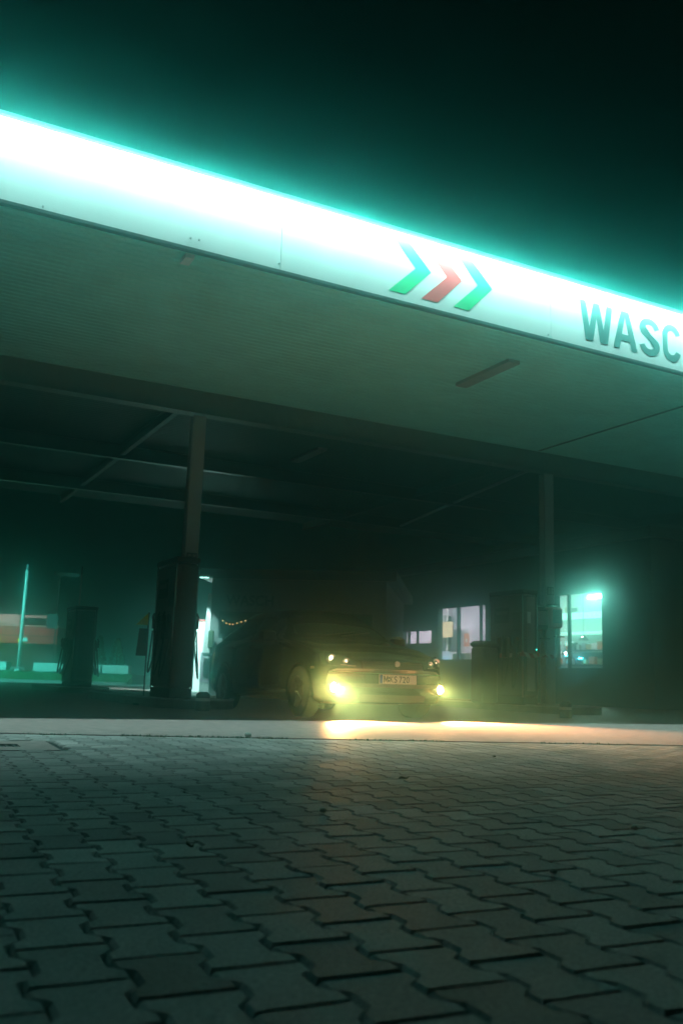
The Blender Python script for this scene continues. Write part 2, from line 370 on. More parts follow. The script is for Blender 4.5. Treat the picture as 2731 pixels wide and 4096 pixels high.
for k in range(-3, 7):
    s = k * 2.95 + .35; e_ = s + 2.946
    if e_ > U1: break
    b = MB(); b.tube([cw(s, TV, TZ + .004), cw(e_, TV, TZ + .004)], .0045, 8); tb = b.build('tube_lamp', 'tube', can, smooth=True)
    strip_light('tube_light', cw((s + e_) / 2, TV, TZ - .001), (0, 0, 1), e_ - s, .014, TUBE_E, TUBE_C, tb)
    b = MB(); q = lambda v_, z_: tuple(cw(s, v_, z_)); L_ = CU * (e_ - s)
    b.prism([q(TV - LIPA, TZ - LIPB), q(TV - LIPA - .001, TZ - LIPB), q(TV - LIPA - .001, TZ + .012), q(TV - LIPA, TZ + .012)], L_)
    b.build('added_visor', 'opal', tb)  # visor added and shaped to hold tube light off the near paving
    b = MB()
    b.prism([q(TV - LIPA - .001, TZ + .014), q(-.002, TZ + .018), q(-.002, TZ + .0165), q(TV - LIPA - .001, TZ + .0125)], L_)
    b.prism([q(-.002, TZ + .018), q(.05, TZ + .018), q(.05, Z1 + .001), q(-.002, Z1 + .001)], L_)
    b.build('lamp_hood', 'white_panel', tb)
# outward strip added along the fascia top to feed the haze glow
for k in range(-3, 7):
    s = k * 2.95 + .35; e_ = s + 2.946
    if e_ > U1: break
    b = MB(); b.prism([tuple(cw(s, -.001, Z1 - .018)), tuple(cw(e_, -.001, Z1 - .018)), tuple(cw(e_, -.001, Z1 - .002)), tuple(cw(s, -.001, Z1 - .002))], CV * -.004); ed = b.build('added_edge_light', 'added_strip', can)
    strip_light('edge_strip', cw((s + e_) / 2, -.007, Z1 - .010), CV, e_ - s, .013, EDGE_E, (.07, 1, .88), ed)
# columns
def column(u_, num):
    b = MB(); z = 5.13 - .5
    for (du, dv, sx, sy) in ((0, -.08, .22, .014), (0, .08, .22, .014), (0, 0, .014, .146)):
        b.box(tuple(cw(u_ + du, 4.99 + dv, z / 2 + .06)), (sx, sy, z - .12), A)
    b.box(tuple(cw(u_, 4.99, .13)), (.36, .36, .02), A)
    o = b.build('column', 'colpaint', can)
    return o
for cu_ in (3.80 - 7.28, 3.80, 11.08, 18.36): column(cu_, 1)

# ------------------------------------------------------------------ car
CX = cw(0, 0)
car_loc = Vector((.715, 11.1, 0))
car = thing('parked_car', 'dark hatchback under the canopy with glowing yellow fog lamps', 'car', car_loc, A)
ST = [ # y, halfwidth, zbottom, zside, zbelt, halfwidth_top, ztop, plan curve
 (0.00, .80, .27, .42, .54, .70, .575, .30), (.05, .85, .20, .42, .655, .73, .70, .29), (.25, .87, .18, .50, .75, .74, .80, .22),
 (.60, .88, .18, .50, .83, .73, .885, .12), (1.05, .885, .18, .50, .90, .71, .955, .03), (1.30, .885, .18, .50, .93, .69, 1.0, 0),
 (1.65, .885, .18, .50, .94, .64, 1.21, 0), (2.05, .885, .18, .50, .95, .60, 1.39, 0), (2.5, .885, .18, .50, .955, .59, 1.43, 0), (3.3, .885, .18, .50, .96, .575, 1.41, -.02),
 (3.85, .87, .18, .50, .96, .56, 1.25, -.05), (4.15, .85, .22, .50, .92, .60, .99, -.08), (4.27, .80, .30, .46, .80, .65, .86, -.1)]
def cr(p0, p1, p2, p3, t): return .5 * (2 * p1 + (p2 - p0) * t + (2 * p0 - 5 * p1 + 4 * p2 - p3) * t * t + (3 * p1 - p0 - 3 * p2 + p3) * t ** 3)
def station(y):
    for i in range(len(ST) - 1):
        if y <= ST[i + 1][0]: break
    t = (y - ST[i][0]) / (ST[i + 1][0] - ST[i][0])
    return [ST[i][k] + (ST[i + 1][k] - ST[i][k]) * (t * t * (3 - 2 * t) * .35 + t * .65) for k in range(8)]
def ring_pts(y):
    _, w_, zb, zs, zl, wt, zt, k = station(y)
    R = [(0, zb), (w_ * .80, zb), (w_ * .97, zb + .06), (w_, zs), (w_ * .985, (zs + zl) / 2 + .03), (w_ * .95, zl), (wt, zl + (zt - zl) * .8 if zt - zl > .12 else zl + (zt - zl) * .75), (wt * .72, zt - .004), (0, zt + .018)]
    return R, k
def SP(y, t, off=0):
    R, k = ring_pts(y); i = min(int(t), len(R) - 2); f = t - i
    g_ = lambda q: R[max(0, min(len(R) - 1, q))]
    x = cr(g_(i - 1)[0], g_(i)[0], g_(i + 1)[0], g_(i + 2)[0], f); z = cr(g_(i - 1)[1], g_(i)[1], g_(i + 1)[1], g_(i + 2)[1], f)
    if i == 0: x = R[1][0] * f; z = R[0][1]
    x = max(0, x)
    return Vector((x, y + k * (x / .87) ** 2, z))
def SPo(y, t, sgn, off):
    p = SP(y, t); e1 = SP(min(y + .02, 4.26), t) - SP(max(y - .02, .0), t); e2 = SP(y, min(t + .05, 7.99)) - SP(y, max(t - .05, 0))
    n = e1.cross(e2); n = n.normalized() if n.length > 1e-9 else Vector((0, 0, 1))
    if n.dot(p - Vector((0, 2.1 if .8 < y < 3.6 else (1.4 if y < 1 else 3), .55))) < 0: n = -n
    p = p + n * off; return Vector((p.x * sgn, p.y, p.z))
ys = [0, .02, .05, .1, .17, .25, .35, .45, .6, .75, .9, 1.05, 1.18, 1.3, 1.45, 1.6, 1.75, 1.9, 2.05, 2.25, 2.5, 2.9, 3.3, 3.6, 3.85, 4.0, 4.15, 4.22, 4.27]
ts = [i * .25 for i in range(0, 33)]
vs = []; fs = []; NT = len(ts)
for y in ys:
    for sgn in (1, -1):
        for t in ts: p = SP(y, t); vs.append((p.x * sgn, p.y, p.z))
for i in range(len(ys) - 1):
    for s_ in range(2):
        for k in range(NT - 1):
            a_ = (i * 2 + s_) * NT + k; b_ = ((i + 1) * 2 + s_) * NT + k
            fs.append((a_, a_ + 1, b_ + 1, b_))
for i in (0, len(ys) - 1):
    for k in range(NT - 1): a_ = i * 2 * NT + k; fs.append((a_, a_ + 1, a_ + 1 + NT, a_ + NT))
b = MB(); b.add(vs, fs)
me = bpy.data.meshes.new('body'); me.from_pydata(b.v, [], b.f)
bm = bmesh.new(); bm.from_mesh(me); bmesh.ops.remove_doubles(bm, verts=bm.verts, dist=.0008); bmesh.ops.recalc_face_normals(bm, faces=bm.faces); bm.to_mesh(me); bm.free()
for p in me.polygons: p.use_smooth = True
me.materials.append(M['paint']); body = bpy.data.objects.new('body', me); COL.objects.link(body); body.parent = car
def patch(name, y0, y1, t0, t1, sgn, off, m, parent, ny=8, ntt=8, thick=0):
    b = MB(); vs = []; fs = []
    for i in range(ny + 1):
        for k in range(ntt + 1): vs.append(SPo(y0 + (y1 - y0) * i / ny, t0 + (t1 - t0) * k / ntt, sgn, off))
    for i in range(ny):
        for k in range(ntt): a_ = i * (ntt + 1) + k; fs.append((a_, a_ + 1, a_ + ntt + 2, a_ + ntt + 1))
    b.add(vs, fs); return b.build(name, m, parent, smooth=True)
for sgn in (1, -1):
    patch('side_window', 1.78, 2.48, 5.08, 5.9, sgn, .004, 'carglass', car)
    patch('side_window', 2.56, 3.3, 5.08, 5.9, sgn, .004, 'carglass', car)
    patch('side_window', 3.36, 3.75, 5.1, 5.85, sgn, .004, 'carglass', car)
def wide_patch(name, y0, y1, t0, off, m, parent):
    b = MB(); vs = []; fs = []; n = 10; q = 10; tt = [t0 + (7.95 - t0) * k / q for k in range(q + 1)]
    for i in range(n + 1):
        y = y0 + (y1 - y0) * i / n
        for t in tt: vs.append(SPo(y, t, -1, off))
        for t in reversed(tt): vs.append(SPo(y, t, 1, off))
    W_ = 2 * (q + 1)
    for i in range(n):
        for k in range(W_ - 1): a_ = i * W_ + k; fs.append((a_, a_ + 1, a_ + W_ + 1, a_ + W_))
    b.add(vs, fs); return b.build(name, m, parent, smooth=True)
wide_patch('windscreen', 1.34, 2.0, 6.1, .004, 'carglass', car)
wide_patch('rear_window', 3.5, 4.1, 6.15, .004, 'carglass', car)
# front: grille, lower intake, plate, badge, bumper strip
def front_strip(name, z0, z1, xw, y_, m, parent, thick=.02, n=14, dy=0):
    b = MB(); vs = []; 
    for i in range(n + 1):
        x = -xw + 2 * xw * i / n; yb = y_ + .30 * (x / .87) ** 2
        vs += [(x, yb, z0), (x, yb + dy, z1), (x, yb + thick, z0), (x, yb + dy + thick, z1)]
    fs = []
    for i in range(n):
        a_ = 4 * i; c_ = a_ + 4
        fs += [(a_, c_, c_ + 1, a_ + 1), (a_ + 2, a_ + 3, c_ + 3, c_ + 2), (a_, a_ + 2, c_ + 2, c_), (a_ + 1, c_ + 1, c_ + 3, a_ + 3)]
    fs += [(0, 1, 3, 2), (4 * n, 4 * n + 2, 4 * n + 3, 4 * n + 1)]
    b.add(vs, fs); return b.build(name, m, parent)
gr = front_strip('grille', .60, .695, .42, -.012, 'black', car, dy=.045)
for k in range(3): front_strip('grille_bar', .615 + k * .028, .621 + k * .028, .40, -.022 + k * .013, 'dkgrey', gr, thick=.012)
front_strip('lower_intake', .215, .30, .45, -.02, 'black', car)
front_strip('bumper_strip', .385, .43, .80, -.022, 'dark', car, thick=.03)
front_strip('bumper_trim', .545, .556, .78, -.012, 'chrome', car, thick=.01)
b = MB(); b.add(*[[], []]); 
b.tube([(0, -.028, .665), (0, -.010, .667)], .034, 20); bd_ = b.build('badge', 'galv', gr, smooth=False); bd_.scale = (1, 1, 1)
# number plate
M['plate'] = mat('plate_white', (.62, .60, .55), .35, noise=.04)
M['plateblack'] = mat('plate_black', (.02, .02, .02), .5)
M['plateblue'] = mat('plate_blue', (.01, .05, .3), .5)
pl = MB(); pl.rbox((0, -.045, .485), (.52, .012, .115), .004); plate = pl.build('number_plate', 'plate', car)
pb = MB(); 
for (x, z, sx, sz) in ((0, .5385, .51, .003), (0, .4315, .51, .003), (-.2545, .485, .003, .104), (.2545, .485, .003, .104)): pb.box((x, -.0515, z), (sx, .002, sz))
pb.build('plate_border', 'plateblack', plate)
pb = MB(); pb.box((-.2335, -.0513, .485), (.035, .0015, .100)); pb.build('plate_band', 'plateblue', plate)
def plate_char(ch, x0, wd, h_=.075, z0=.4475):
    if ch == 'M':
        b = MB(); b.prism([(x0 + x, -.0535, z0 + y) for x, y in glyph('M', wd, h_)[0]], (0, .003, 0)); b.build('character', 'plateblack', plate); return
    cu = bpy.data.curves.new('character', 'FONT'); cu.body = ch; cu.size = 1; cu.extrude = .0015; cu.offset = .004
    ob = bpy.data.objects.new('t', cu); COL.objects.link(ob); bpy.context.view_layer.update()
    me = bpy.data.meshes.new_from_object(ob.evaluated_get(bpy.context.evaluated_depsgraph_get())); bpy.data.objects.remove(ob)
    xs = [v.co.x for v in me.vertices]; ys_ = [v.co.y for v in me.vertices]; x1, x2, y1, y2 = min(xs), max(xs), min(ys_), max(ys_)
    for v in me.vertices:
        a_, b_ = (v.co.x - x1) / (x2 - x1) * wd, (v.co.y - y1) / (y2 - y1) * h_; zz = v.co.z
        v.co = Vector((x0 + a_, -.0525 + (-.001 if zz > 0 else .001), z0 + b_))
    me.materials.clear(); me.materials.append(M['plateblack']); o = bpy.data.objects.new('character', me); COL.objects.link(o); o.parent = plate
x = -.200
for ch, wd, gap in (('M', .058, .030), ('K', .044, .008), ('S', .042, .028), ('7', .042, .008), ('2', .042, .008), ('0', .042, 0)):
    plate_char(ch, x, wd); x += wd + gap
for zz in (.502, .468):
    b = MB(); b.tube([(-.1275, -.0512, zz), (-.1275, -.0535, zz)], .0115, 14); b.build('plate_seal', 'dkgrey', plate)
# headlights
M['hl_bowl'] = mat('headlamp_bowl', (.22, .22, .23), .12, metal=1)
M['lens'] = mat('clear_lens', (.9, .9, .9), .05, trans=.9)
M['hl_on'] = mat('headlight_glow', (1, .9, .7), .3, emit=(1, .82, .5), es=5)
M['fog_on'] = mat('fog_lamp_glow', (1, .9, .6), .3, emit=(1, .42, .12), es=600)
M['fog_on_far'] = mat('fog_lamp_glow_far', (1, .9, .6), .3, emit=(1, .42, .11), es=260)
def hl_pt(x, k, sgn):           # k: 0 lower edge, 1 upper edge; the lamp wraps round the wing
    f = (x - .44) / .42
    z0 = .618 + .02 * f; z1 = .672 + .115 * math.sin(min(1, f * 1.15) * math.pi / 2) ** 1.2
    if f > .85: z1 -= (f - .85) * .25
    z = z0 + (z1 - z0) * k
    y = .30 * (x / .87) ** 2 - .012 + .55 * (z - .60) + (max(0, f - .8) * 1.1) ** 2 * 2.2
    return Vector((sgn * x, y, z))
for sgn in (-1, 1):
    vs = []; fs = []; NX, NK = 16, 6
    for i in range(NX + 1):
        for k in range(NK + 1): vs.append(hl_pt(.44 + .435 * i / NX, k / NK, sgn))
    for i in range(NX):
        for k in range(NK): a_ = i * (NK + 1) + k; fs.append((a_, a_ + 1, a_ + NK + 2, a_ + NK + 1))
    b = MB(); b.add(vs, fs); hl = b.build('headlight', 'hl_bowl', car, smooth=True)
    for xx, rr, kk in ((.74, .058, .5), (.59, .042, .5)):
        c_ = hl_pt(xx, kk, sgn)
        b = MB(); b.lathe(c_, [(rr, .02), (rr, -.012), (rr * .86, -.014), (rr * .5, .006)], 22); b.build('reflector', 'chrome', hl, smooth=True)
        br = (.030 if xx > .7 else .016) if sgn < 0 else (.008 if xx > .7 else .005)
        b = MB(); b.lathe(c_, [(br, .004), (br * .8, -.008)], 14, True); b.build('bulb', 'hl_on', hl)
    b = MB(); b.tube([hl_pt(.50, .12, sgn) + Vector((0, -.008, 0)), hl_pt(.66, .10, sgn) + Vector((0, -.008, 0))], .006, 8); b.build('trim', 'chrome', hl)
# fog lamps
FL = []
for sgn in (-1, 1):
    x = sgn * .74; y_ = .30 * (x / .87) ** 2 - .05; zc = .375
    b = MB(); b.lathe((x, y_, zc), [(.066, .06), (.062, -.016), (.055, -.018), (.051, .030)])
    fl = b.build('fog_lamp', 'black', car, smooth=False)
    b = MB(); b.tube([(x, y_ + .024, zc), (x, y_ + .018, zc)], [.052, .050], 24); b.build('lamp_glass', 'fog_on' if sgn < 0 else 'fog_on_far', fl)
    FL.append(light('fog_beam', 'SPOT', (x, y_ - .025, zc), FOG_W, FOG_C, fl, target=(x + .55, y_ - 3, zc - 1.10), spot_size=math.radians(84), spot_blend=1.0, shadow_soft_size=.03))
# mirrors, handles, wheels, wipers, marker lights
for sgn in (-1, 1):
    b = MB(); b.rbox((sgn * .99, 1.62, 1.0), (.22, .11, .15), .03); b.tube([(sgn * .86, 1.63, .95), (sgn * .93, 1.62, .97)], .025, 8); mi = b.build('mirror', 'dark', car)
    for yy in (2.35, 3.2):
        p = SPo(yy, 4.6, sgn, .0); b = MB(); b.rbox((p.x + sgn * .015, p.y, p.z), (.03, .17, .025), .006); b.build('door_handle', 'dark', car)
    for yy in (.86, 3.45):
        wx = sgn * .80
        b = MB(); b.tube([(wx - sgn * .10, yy, .31), (wx - sgn * .085, yy, .31), (wx + sgn * .075, yy, .31), (wx + sgn * .092, yy, .31)], [.28, .31, .31, .285], 36); wh = b.build('wheel', 'rubber', car, smooth=False)
        b = MB(); b.tube([(wx + sgn * .09, yy, .31), (wx + sgn * .1, yy, .31)], [.19, .185], 28)
        for k in range(5):
            a_ = k * 2 * math.pi / 5; b.box((wx + sgn * .104, yy + .1 * math.cos(a_), .31 + .1 * math.sin(a_)), (.014, .17, .035), 0, 0, a_)
        b.build('rim', 'alloy', wh)
        b = MB(); pts = []
        for k in range(17):
            a_ = math.pi * (k / 16) * 1.1 - .05 * math.pi; pts.append((sgn * .872, yy + .345 * math.cos(a_), .31 + .345 * math.sin(a_)))
        b.tube(pts, .02, 8); b.build('wheel_arch', 'paint', car, smooth=True)
    b = MB(); p = SPo(.30, 3.6, sgn, .004); b.rbox((p.x, p.y, .60), (.012, .09, .03), .004); b.build('marker_light', 'lgrey', car)
    b = MB(); b.tube([(sgn * .12 - .2, 1.30, 1.03), (sgn * .12 + .30, 1.42, 1.10)], .008, 6); b.build('wiper', 'black', car)
    b = MB(); b.box((sgn * .70, 4.13, .80), (.20, .06, .22)); b.build('tail_light', 'red', car)

# ------------------------------------------------------------------ forecourt furniture
M['led'] = mat('teal_led', (.2, .9, .8), .4, emit=(.05, 1, .8), es=6)
M['redled'] = mat('red_led', (.9, .2, .1), .4, emit=(1, .12, .05), es=.8)
M['paper'] = mat('paper_white', (.7, .7, .68), .7, noise=.05)
M['tapered'] = mat('tape_red', (.4, .04, .04), .5)
M['tapewhite'] = mat('tape_white', (.6, .6, .6), .5)
M['kerb'] = mat('kerb_concrete', (.22, .21, .20), .75, noise=.2, nscale=6, bump=.5, bscale=90)
def W(o, u_, v_, z=0): o.location = cw(u_, v_, z); o.rotation_euler = (0, 0, A); return o
def island(u_, v0, v1, wd, label):
    b = MB(); L = v1 - v0; pts = []
    for k in range(13): a_ = math.pi + math.pi * k / 12; pts.append((wd / 2 * math.cos(a_), wd / 2 * math.sin(a_) * .9, 0))
    for k in range(13): a_ = math.pi * k / 12; pts.append((wd / 2 * math.cos(a_), L - wd + wd / 2 * math.sin(a_) * .9, 0))
    b.prism(pts, (0, 0, .13)); o = b.build('pump_island', 'kerb'); W(o, u_, v0 + wd / 2)
    b = MB(); b.tube([(p[0] * 1.0, p[1], .132) for p in pts + pts[:1]], .014, 6); b.build('edge_strip', 'galv', o)
    return tag(o, label, 'island', 'raised kerb islands under the pumps')
island(3.55, 3.1, 8.2, 1.15, 'raised concrete island carrying the tall dark pump left of the car')
island(10.4, 3.1, 8.2, 1.35, 'raised concrete island under the pump with the pale end panel')
island(3.75, 11.1, 15.2, 1.15, 'farther raised island behind the tall dark pump')
def pump(label, hoses=3):
    t = thing('fuel_pump', label, 'fuel pump', group='fuel pumps on the islands')
    b = MB(); b.rbox((0, 0, .20), (.46, .95, .14), .01); b.build('plinth', 'black', t)
    b = MB(); b.rbox((0, 0, 1.17), (.44, .96, 1.8), .03); bd = b.build('body', 'pump_grey', t)
    for sy in (-1, 1):
        b = MB(); b.rbox((.02, sy * .484, 1.20), (.25, .014, 1.66), .005); b.build('end_panel', 'lgrey', t)
        for sx in (-1, 1):
            b = MB(); b.tube([(sx * .222, sy * .470, .26), (sx * .222, sy * .470, 2.09)], .017, 10); b.build('chrome_strip', 'chrome', t, smooth=True)
    b = MB(); b.rbox((0, 0, 2.12), (.50, 1.0, .08), .02); b.build('cap', 'dark', t)
    for sx in (-1, 1):
        b = MB(); b.rbox((sx * .222, .12, 1.72), (.02, .42, .28), .006); dp = b.build('display', 'black', t)
        b = MB(); b.rbox((sx * .234, .12, 1.76), (.004, .34, .06), .001); b.build('readout', 'dkgrey', dp)
        b = MB(); b.rbox((sx * .225, -.30, 1.60), (.02, .22, .34), .006); b.build('card_terminal', 'dark', t)
        for k in range(hoses):
            yy = -.30 + .26 * k
            b = MB(); b.rbox((sx * .25, yy, 1.14), (.09, .11, .36), .015); b.build('holster', 'dark', t)
            b = MB(); b.tube([(sx * .30, yy, 1.06), (sx * .33, yy, 1.20), (sx * .36, yy + .01, 1.30), (sx * .33, yy + .02, 1.36)], [.018, .024, .024, .014], 8)
            b.box((sx * .345, yy, 1.20), (.05, .03, .14)); b.build('nozzle', 'black', t)
            pts = []
            for q in range(21):
                s = q / 20; a_ = math.pi * s
                pts.append((sx * (.33 - .10 * s + .11 * math.sin(a_)), yy + .03 * k - .10 * s, 1.10 - .68 * math.sin(a_) ** .85 * (1 - .05 * k) + .25 * s * 0))
            b = MB(); b.tube(pts, .0165, 8); b.build('hose', 'black', t, smooth=True)
    return t
p1 = pump('tall dark fuel pump with chrome edge and hanging hoses, nearest one left of the car'); W(p1, 3.42, 4.35); p1.scale = (.74, 1, 1)
p2 = copy_tree(p1); W(p2, 9.82, 4.45); p2.scale = (.72, 1, 1); p2['label'] = 'dark fuel pump with a pale grey end panel, right of the car'
p3 = copy_tree(p1); W(p3, 3.75, 12.35); p3['label'] = 'farthest fuel pump, black against the white planters at the left'
p3.scale = (1, 1, .88)
for ch in p1.children:
    if ch.name.startswith('end_panel'): ch.data = ch.data.copy(); ch.data.materials[0] = M['dkgrey']
    if ch.name.startswith('end_panel'): ch['label'] = 'dark end panel'
for ch in p3.children:
    if ch.name.startswith('end_panel'): ch.data = ch.data.copy(); ch.data.materials[0] = M['dark']
# leaflet and stickers on the pale end panel
b = MB(); b.box((0, 0, 0), (.11, .004, .20)); o = b.build('notice', 'paper', p2); o.location = (-.05, -.494, 1.66)
b = MB(); b.box((0, 0, 0), (.02, .02, .02)); 
for zz in (1.02, 1.10):
    b = MB(); b.box((.19, -.482, zz), (.014, .008, .022)); b.build('indicator_light', 'led', p2)
# barrier tape round pump and column
M['tape'] = mat('barrier_stripes', (.5, .5, .5), .5)
_t = M['tape'].node_tree; _b = _t.nodes['Principled BSDF']; _w = _t.nodes.new('ShaderNodeTexWave'); _w.bands_direction = 'DIAGONAL'; _w.inputs['Scale'].default_value = 2.6; _w.inputs['Distortion'].default_value = .3
_c = _t.nodes.new('ShaderNodeTexCoord'); _r = _t.nodes.new('ShaderNodeValToRGB'); _r.color_ramp.interpolation = 'CONSTANT'; _r.color_ramp.elements[0].color = (.35, .03, .03, 1); _r.color_ramp.elements[1].color = (.5, .5, .5, 1); _r.color_ramp.elements[1].position = .5
_t.links.new(_c.outputs['Object'], _w.inputs['Vector']); _t.links.new(_w.outputs['Fac'], _r.inputs[0]); _t.links.new(_r.outputs[0], _b.inputs['Base Color'])
def tape(name, u0_, u1_, v0_, v1_, z, label):
    P = [(u0_, v0_), (u1_, v0_), (u1_, v1_), (u0_, v1_), (u0_, v0_)]; b = MB(); vs = []
    for a_, c_ in zip(P, P[1:]):
        for k in range(8):
            s = k / 8; sag = -.03 * math.sin(math.pi * s) + random.uniform(-.006, .006)
            x, y = a_[0] + (c_[0] - a_[0]) * s, a_[1] + (c_[1] - a_[1]) * s
            vs += [cw(x, y, z + sag), cw(x, y, z + .075 + sag)]
    n = len(vs) // 2
    b.add(vs, [(2 * k, 2 * ((k + 1) % n), 2 * ((k + 1) % n) + 1, 2 * k + 1) for k in range(n)])
    tag(b.build(name, 'tape'), label, 'tape', 'barrier tape by the right pump')
tape('barrier_tape', 10.95, 11.21, 4.89, 5.09, 1.02, 'red and white barrier tape wrapped round the column right of the car')
tape('barrier_tape', 9.64, 10.00, 3.94, 4.96, .98, 'red and white barrier tape tied round the pump with pale end panel')
# wiper and towel boxes by the columns
def service_box(u_, v_, z, label, m1, m2):
    t = thing('towel_dispenser', label, 'towel dispenser', group='windscreen wash dispensers on the canopy columns')
    b = MB(); b.rbox((0, 0, .2), (.30, .26, .40), .03); b.build('housing', m1, t)
    b = MB(); b.rbox((0, -.135, .22), (.22, .014, .26), .01); b.build('front_flap', m2, t)
    b = MB(); b.rbox((0, .0, .43), (.22, .2, .06), .02); b.build('lid', 'dark', t)
    b = MB(); b.tube([(.05, -.1, -.14), (.05, -.1, 0)], .02, 8); b.tube([(-.07, -.12, -.16), (.17, -.12, -.16)], .012, 8); b.build('squeegee', 'black', t)
    W(t, u_, v_, z); return t
service_box(3.62, 4.80, 1.56, 'dark red towel dispenser on the column behind the left pump', 'red', 'dkgrey')
service_box(11.0, 4.74, 1.56, 'dark red towel dispenser on the column right of the car', 'red', 'dark')
service_box(10.55, 4.62, 1.50, 'grey faced towel dispenser between the right pump and the column', 'dark', 'lgrey')
# small pictogram plates on the columns
def plate_sign(u_, v_, z, label):
    t = thing('pump_number_plate', label, 'sign', group='small two-panel plates on the columns')
    b = MB(); b.rbox((0, 0, 0), (.17, .012, .16), .004); b.build('panel', 'dark', t)
    for sx in (-1, 1):
        b = MB(); b.box((sx * .04, -.0075, -.002), (.05, .003, .115)); b.build('field', 'lgrey', t)
        b = MB(); b.box((sx * .04, -.0100, .012), (.05, .003, .014)); b.build('mark', 'dark', t)
    W(t, u_, v_, z)
plate_sign(3.80, 4.888, 2.29, 'small dark two-panel plate high on the left column')
plate_sign(11.08, 4.888, 2.29, 'small dark two-panel plate high on the right column')
# yellow triangular flap sign left of pump
t = thing('warning_flag', 'small yellow triangular sign on a stand beside the left pump', 'sign'); W(t, 2.98, 4.5, 0)
b = MB(); b.prism([(-.10, 0, 1.17), (.09, 0, 1.17), (.09, 0, 1.36)], (0, .012, 0)); b.build('triangle', 'yellow', t)
b = MB(); b.tube([(.09, .006, 0), (.09, .006, 1.36)], .012, 8); b.build('post', 'dark', t)
b = MB(); b.tube([(.09, .006, 0), (.09, .006, .03)], .15, 16); b.build('foot', 'black', t)
b = MB(); b.prism([(-.07, .003, .72), (.085, .003, .72), (.085, .003, 1.12), (-.04, .003, 1.12)], (0, .008, 0)); b.build('lower_board', mat('blue_board', (.02, .10, .14), .5), t)
# waste bin beside right pump
t = thing('waste_bin', 'squat black waste bin left of the pump with pale end panel', 'bin'); W(t, 9.40, 4.75, .13)
b = MB(); b.rbox((0, 0, .5), (.36, .36, 1.0), .03); b.build('body', 'dark', t)
b = MB(); b.rbox((0, 0, 1.05), (.40, .40, .12), .04); b.build('lid', 'black', t)
b = MB(); b.rbox((0, -.185, .82), (.24, .01, .12), .004); b.build('slot', 'black', t)
# low kerb bollards protecting the islands
def guard(u_, v_, label):
    t = thing('island_bollard', label, 'bollard', group='low steel bollards before the islands'); W(t, u_, v_, 0)
    b = MB(); b.tube([(0, 0, 0), (0, 0, .22), (0, 0, .25)], [.09, .09, .05], 18); b.build('post', 'iron', t)
    b = MB(); b.tube([(0, 0, .13), (0, 0, .17)], .094, 18); b.build('band', 'galv', t)
guard(8.75, 1.85, 'low steel bollard with bright band right of the car')
guard(3.35, 2.7, 'low steel bollard before the island of the left pump')

# ------------------------------------------------------------------ shop on the right
M['dkwall'] = mat('dark_wall', (.05, .055, .065), .6, noise=.2, nscale=2)
M['frame'] = mat('window_frame', (.03, .032, .036), .4)
M['glass'] = bpy.data.materials.new('window_glass'); M['glass'].use_nodes = True
_t = M['glass'].node_tree; _t.nodes.clear(); _o = _t.nodes.new('ShaderNodeOutputMaterial'); _m = _t.nodes.new('ShaderNodeMixShader'); _a = _t.nodes.new('ShaderNodeBsdfTransparent'); _g = _t.nodes.new('ShaderNodeBsdfGlossy')
_m.inputs[0].default_value = .07; _g.inputs['Roughness'].default_value = .03
_t.links.new(_a.outputs[0], _m.inputs[1]); _t.links.new(_g.outputs[0], _m.inputs[2]); _t.links.new(_m.outputs[0], _o.inputs[0])
M['lilac'] = mat('lilac_wall', (.55, .48, .56), .7, noise=.04)
M['inwhite'] = mat('interior_white', (.72, .74, .72), .6, noise=.03)
M['beige'] = mat('beige_card', (.50, .42, .22), .7, noise=.08)
M['orange'] = mat('orange_poster', (.70, .16, .04), .5, noise=.05)
M['wood'] = mat('brown_shelf', (.12, .08, .05), .6, noise=.3)
M['ceil'] = mat('ceiling_tile', (.30, .42, .38), .7, noise=.05)
LD = (.55, 1, .84); LA = (1, .84, .90)
M['teallamp'] = mat('ceiling_lamp_teal', (.9, .9, .9), .4, emit=LD, es=9)
M['teallamp_hot'] = mat('hanging_lamp_teal', (.9, .9, .9), .4, emit=LD, es=150)
M['warmlamp'] = mat('ceiling_lamp_warm', (.9, .9, .9), .4, emit=LA, es=95)
M['screen'] = mat('cyan_screen', (.1, .6, .8), .4, emit=(.05, .75, 1), es=40)
M['whitelight'] = mat('small_white_light', (.9, .9, .9), .4, emit=(1, .85, .9), es=40)
M['teal_glow'] = mat('teal_glow_panel', (.6, .9, .8), .4, emit=(.45, 1, .80), es=1.7)
shop = thing('shop_building', 'dark station shop with lit windows behind the right pump', 'building'); 
def wbox(u0_, u1_, v0_, v1_, z0, z1, name, m, parent):
    b = MB(); b.prism([tuple(cw(u0_, v0_, z0)), tuple(cw(u1_, v0_, z0)), tuple(cw(u1_, v1_, z0)), tuple(cw(u0_, v1_, z0))], (0, 0, z1 - z0)); return b.build(name, m, parent)
wn = [(8.69, 10.52, .92, 2.94), (13.61, 16.24, 1.18, 2.88), (16.55, 18.44, 1.72, 2.20)]
wb = MB()
def wb_add(v0_, v1_, z0, z1, u0_=16.0, u1_=16.22):
    wb.prism([tuple(cw(u0_, v0_, z0)), tuple(cw(u1_, v0_, z0)), tuple(cw(u1_, v1_, z0)), tuple(cw(u0_, v1_, z0))], (0, 0, z1 - z0))
edges = [7.2] + [q for a_ in wn for q in a_[:2]] + [26.0]
for k in range(0, len(edges), 2): wb_add(edges[k], edges[k + 1], 0, 4.1)
for (v0_, v1_, z0, z1) in wn: wb_add(v0_, v1_, 0, z0); wb_add(v0_, v1_, z1, 4.1)
wb_add(7.0, 7.2, 0, 4.1, 16.0, 23.2); wb_add(26.0, 26.2, 0, 4.1, 16.0, 23.2); wb_add(7.2, 26.0, 0, 4.1, 23.0, 23.2)
wb.build('wall', 'dkwall', shop)
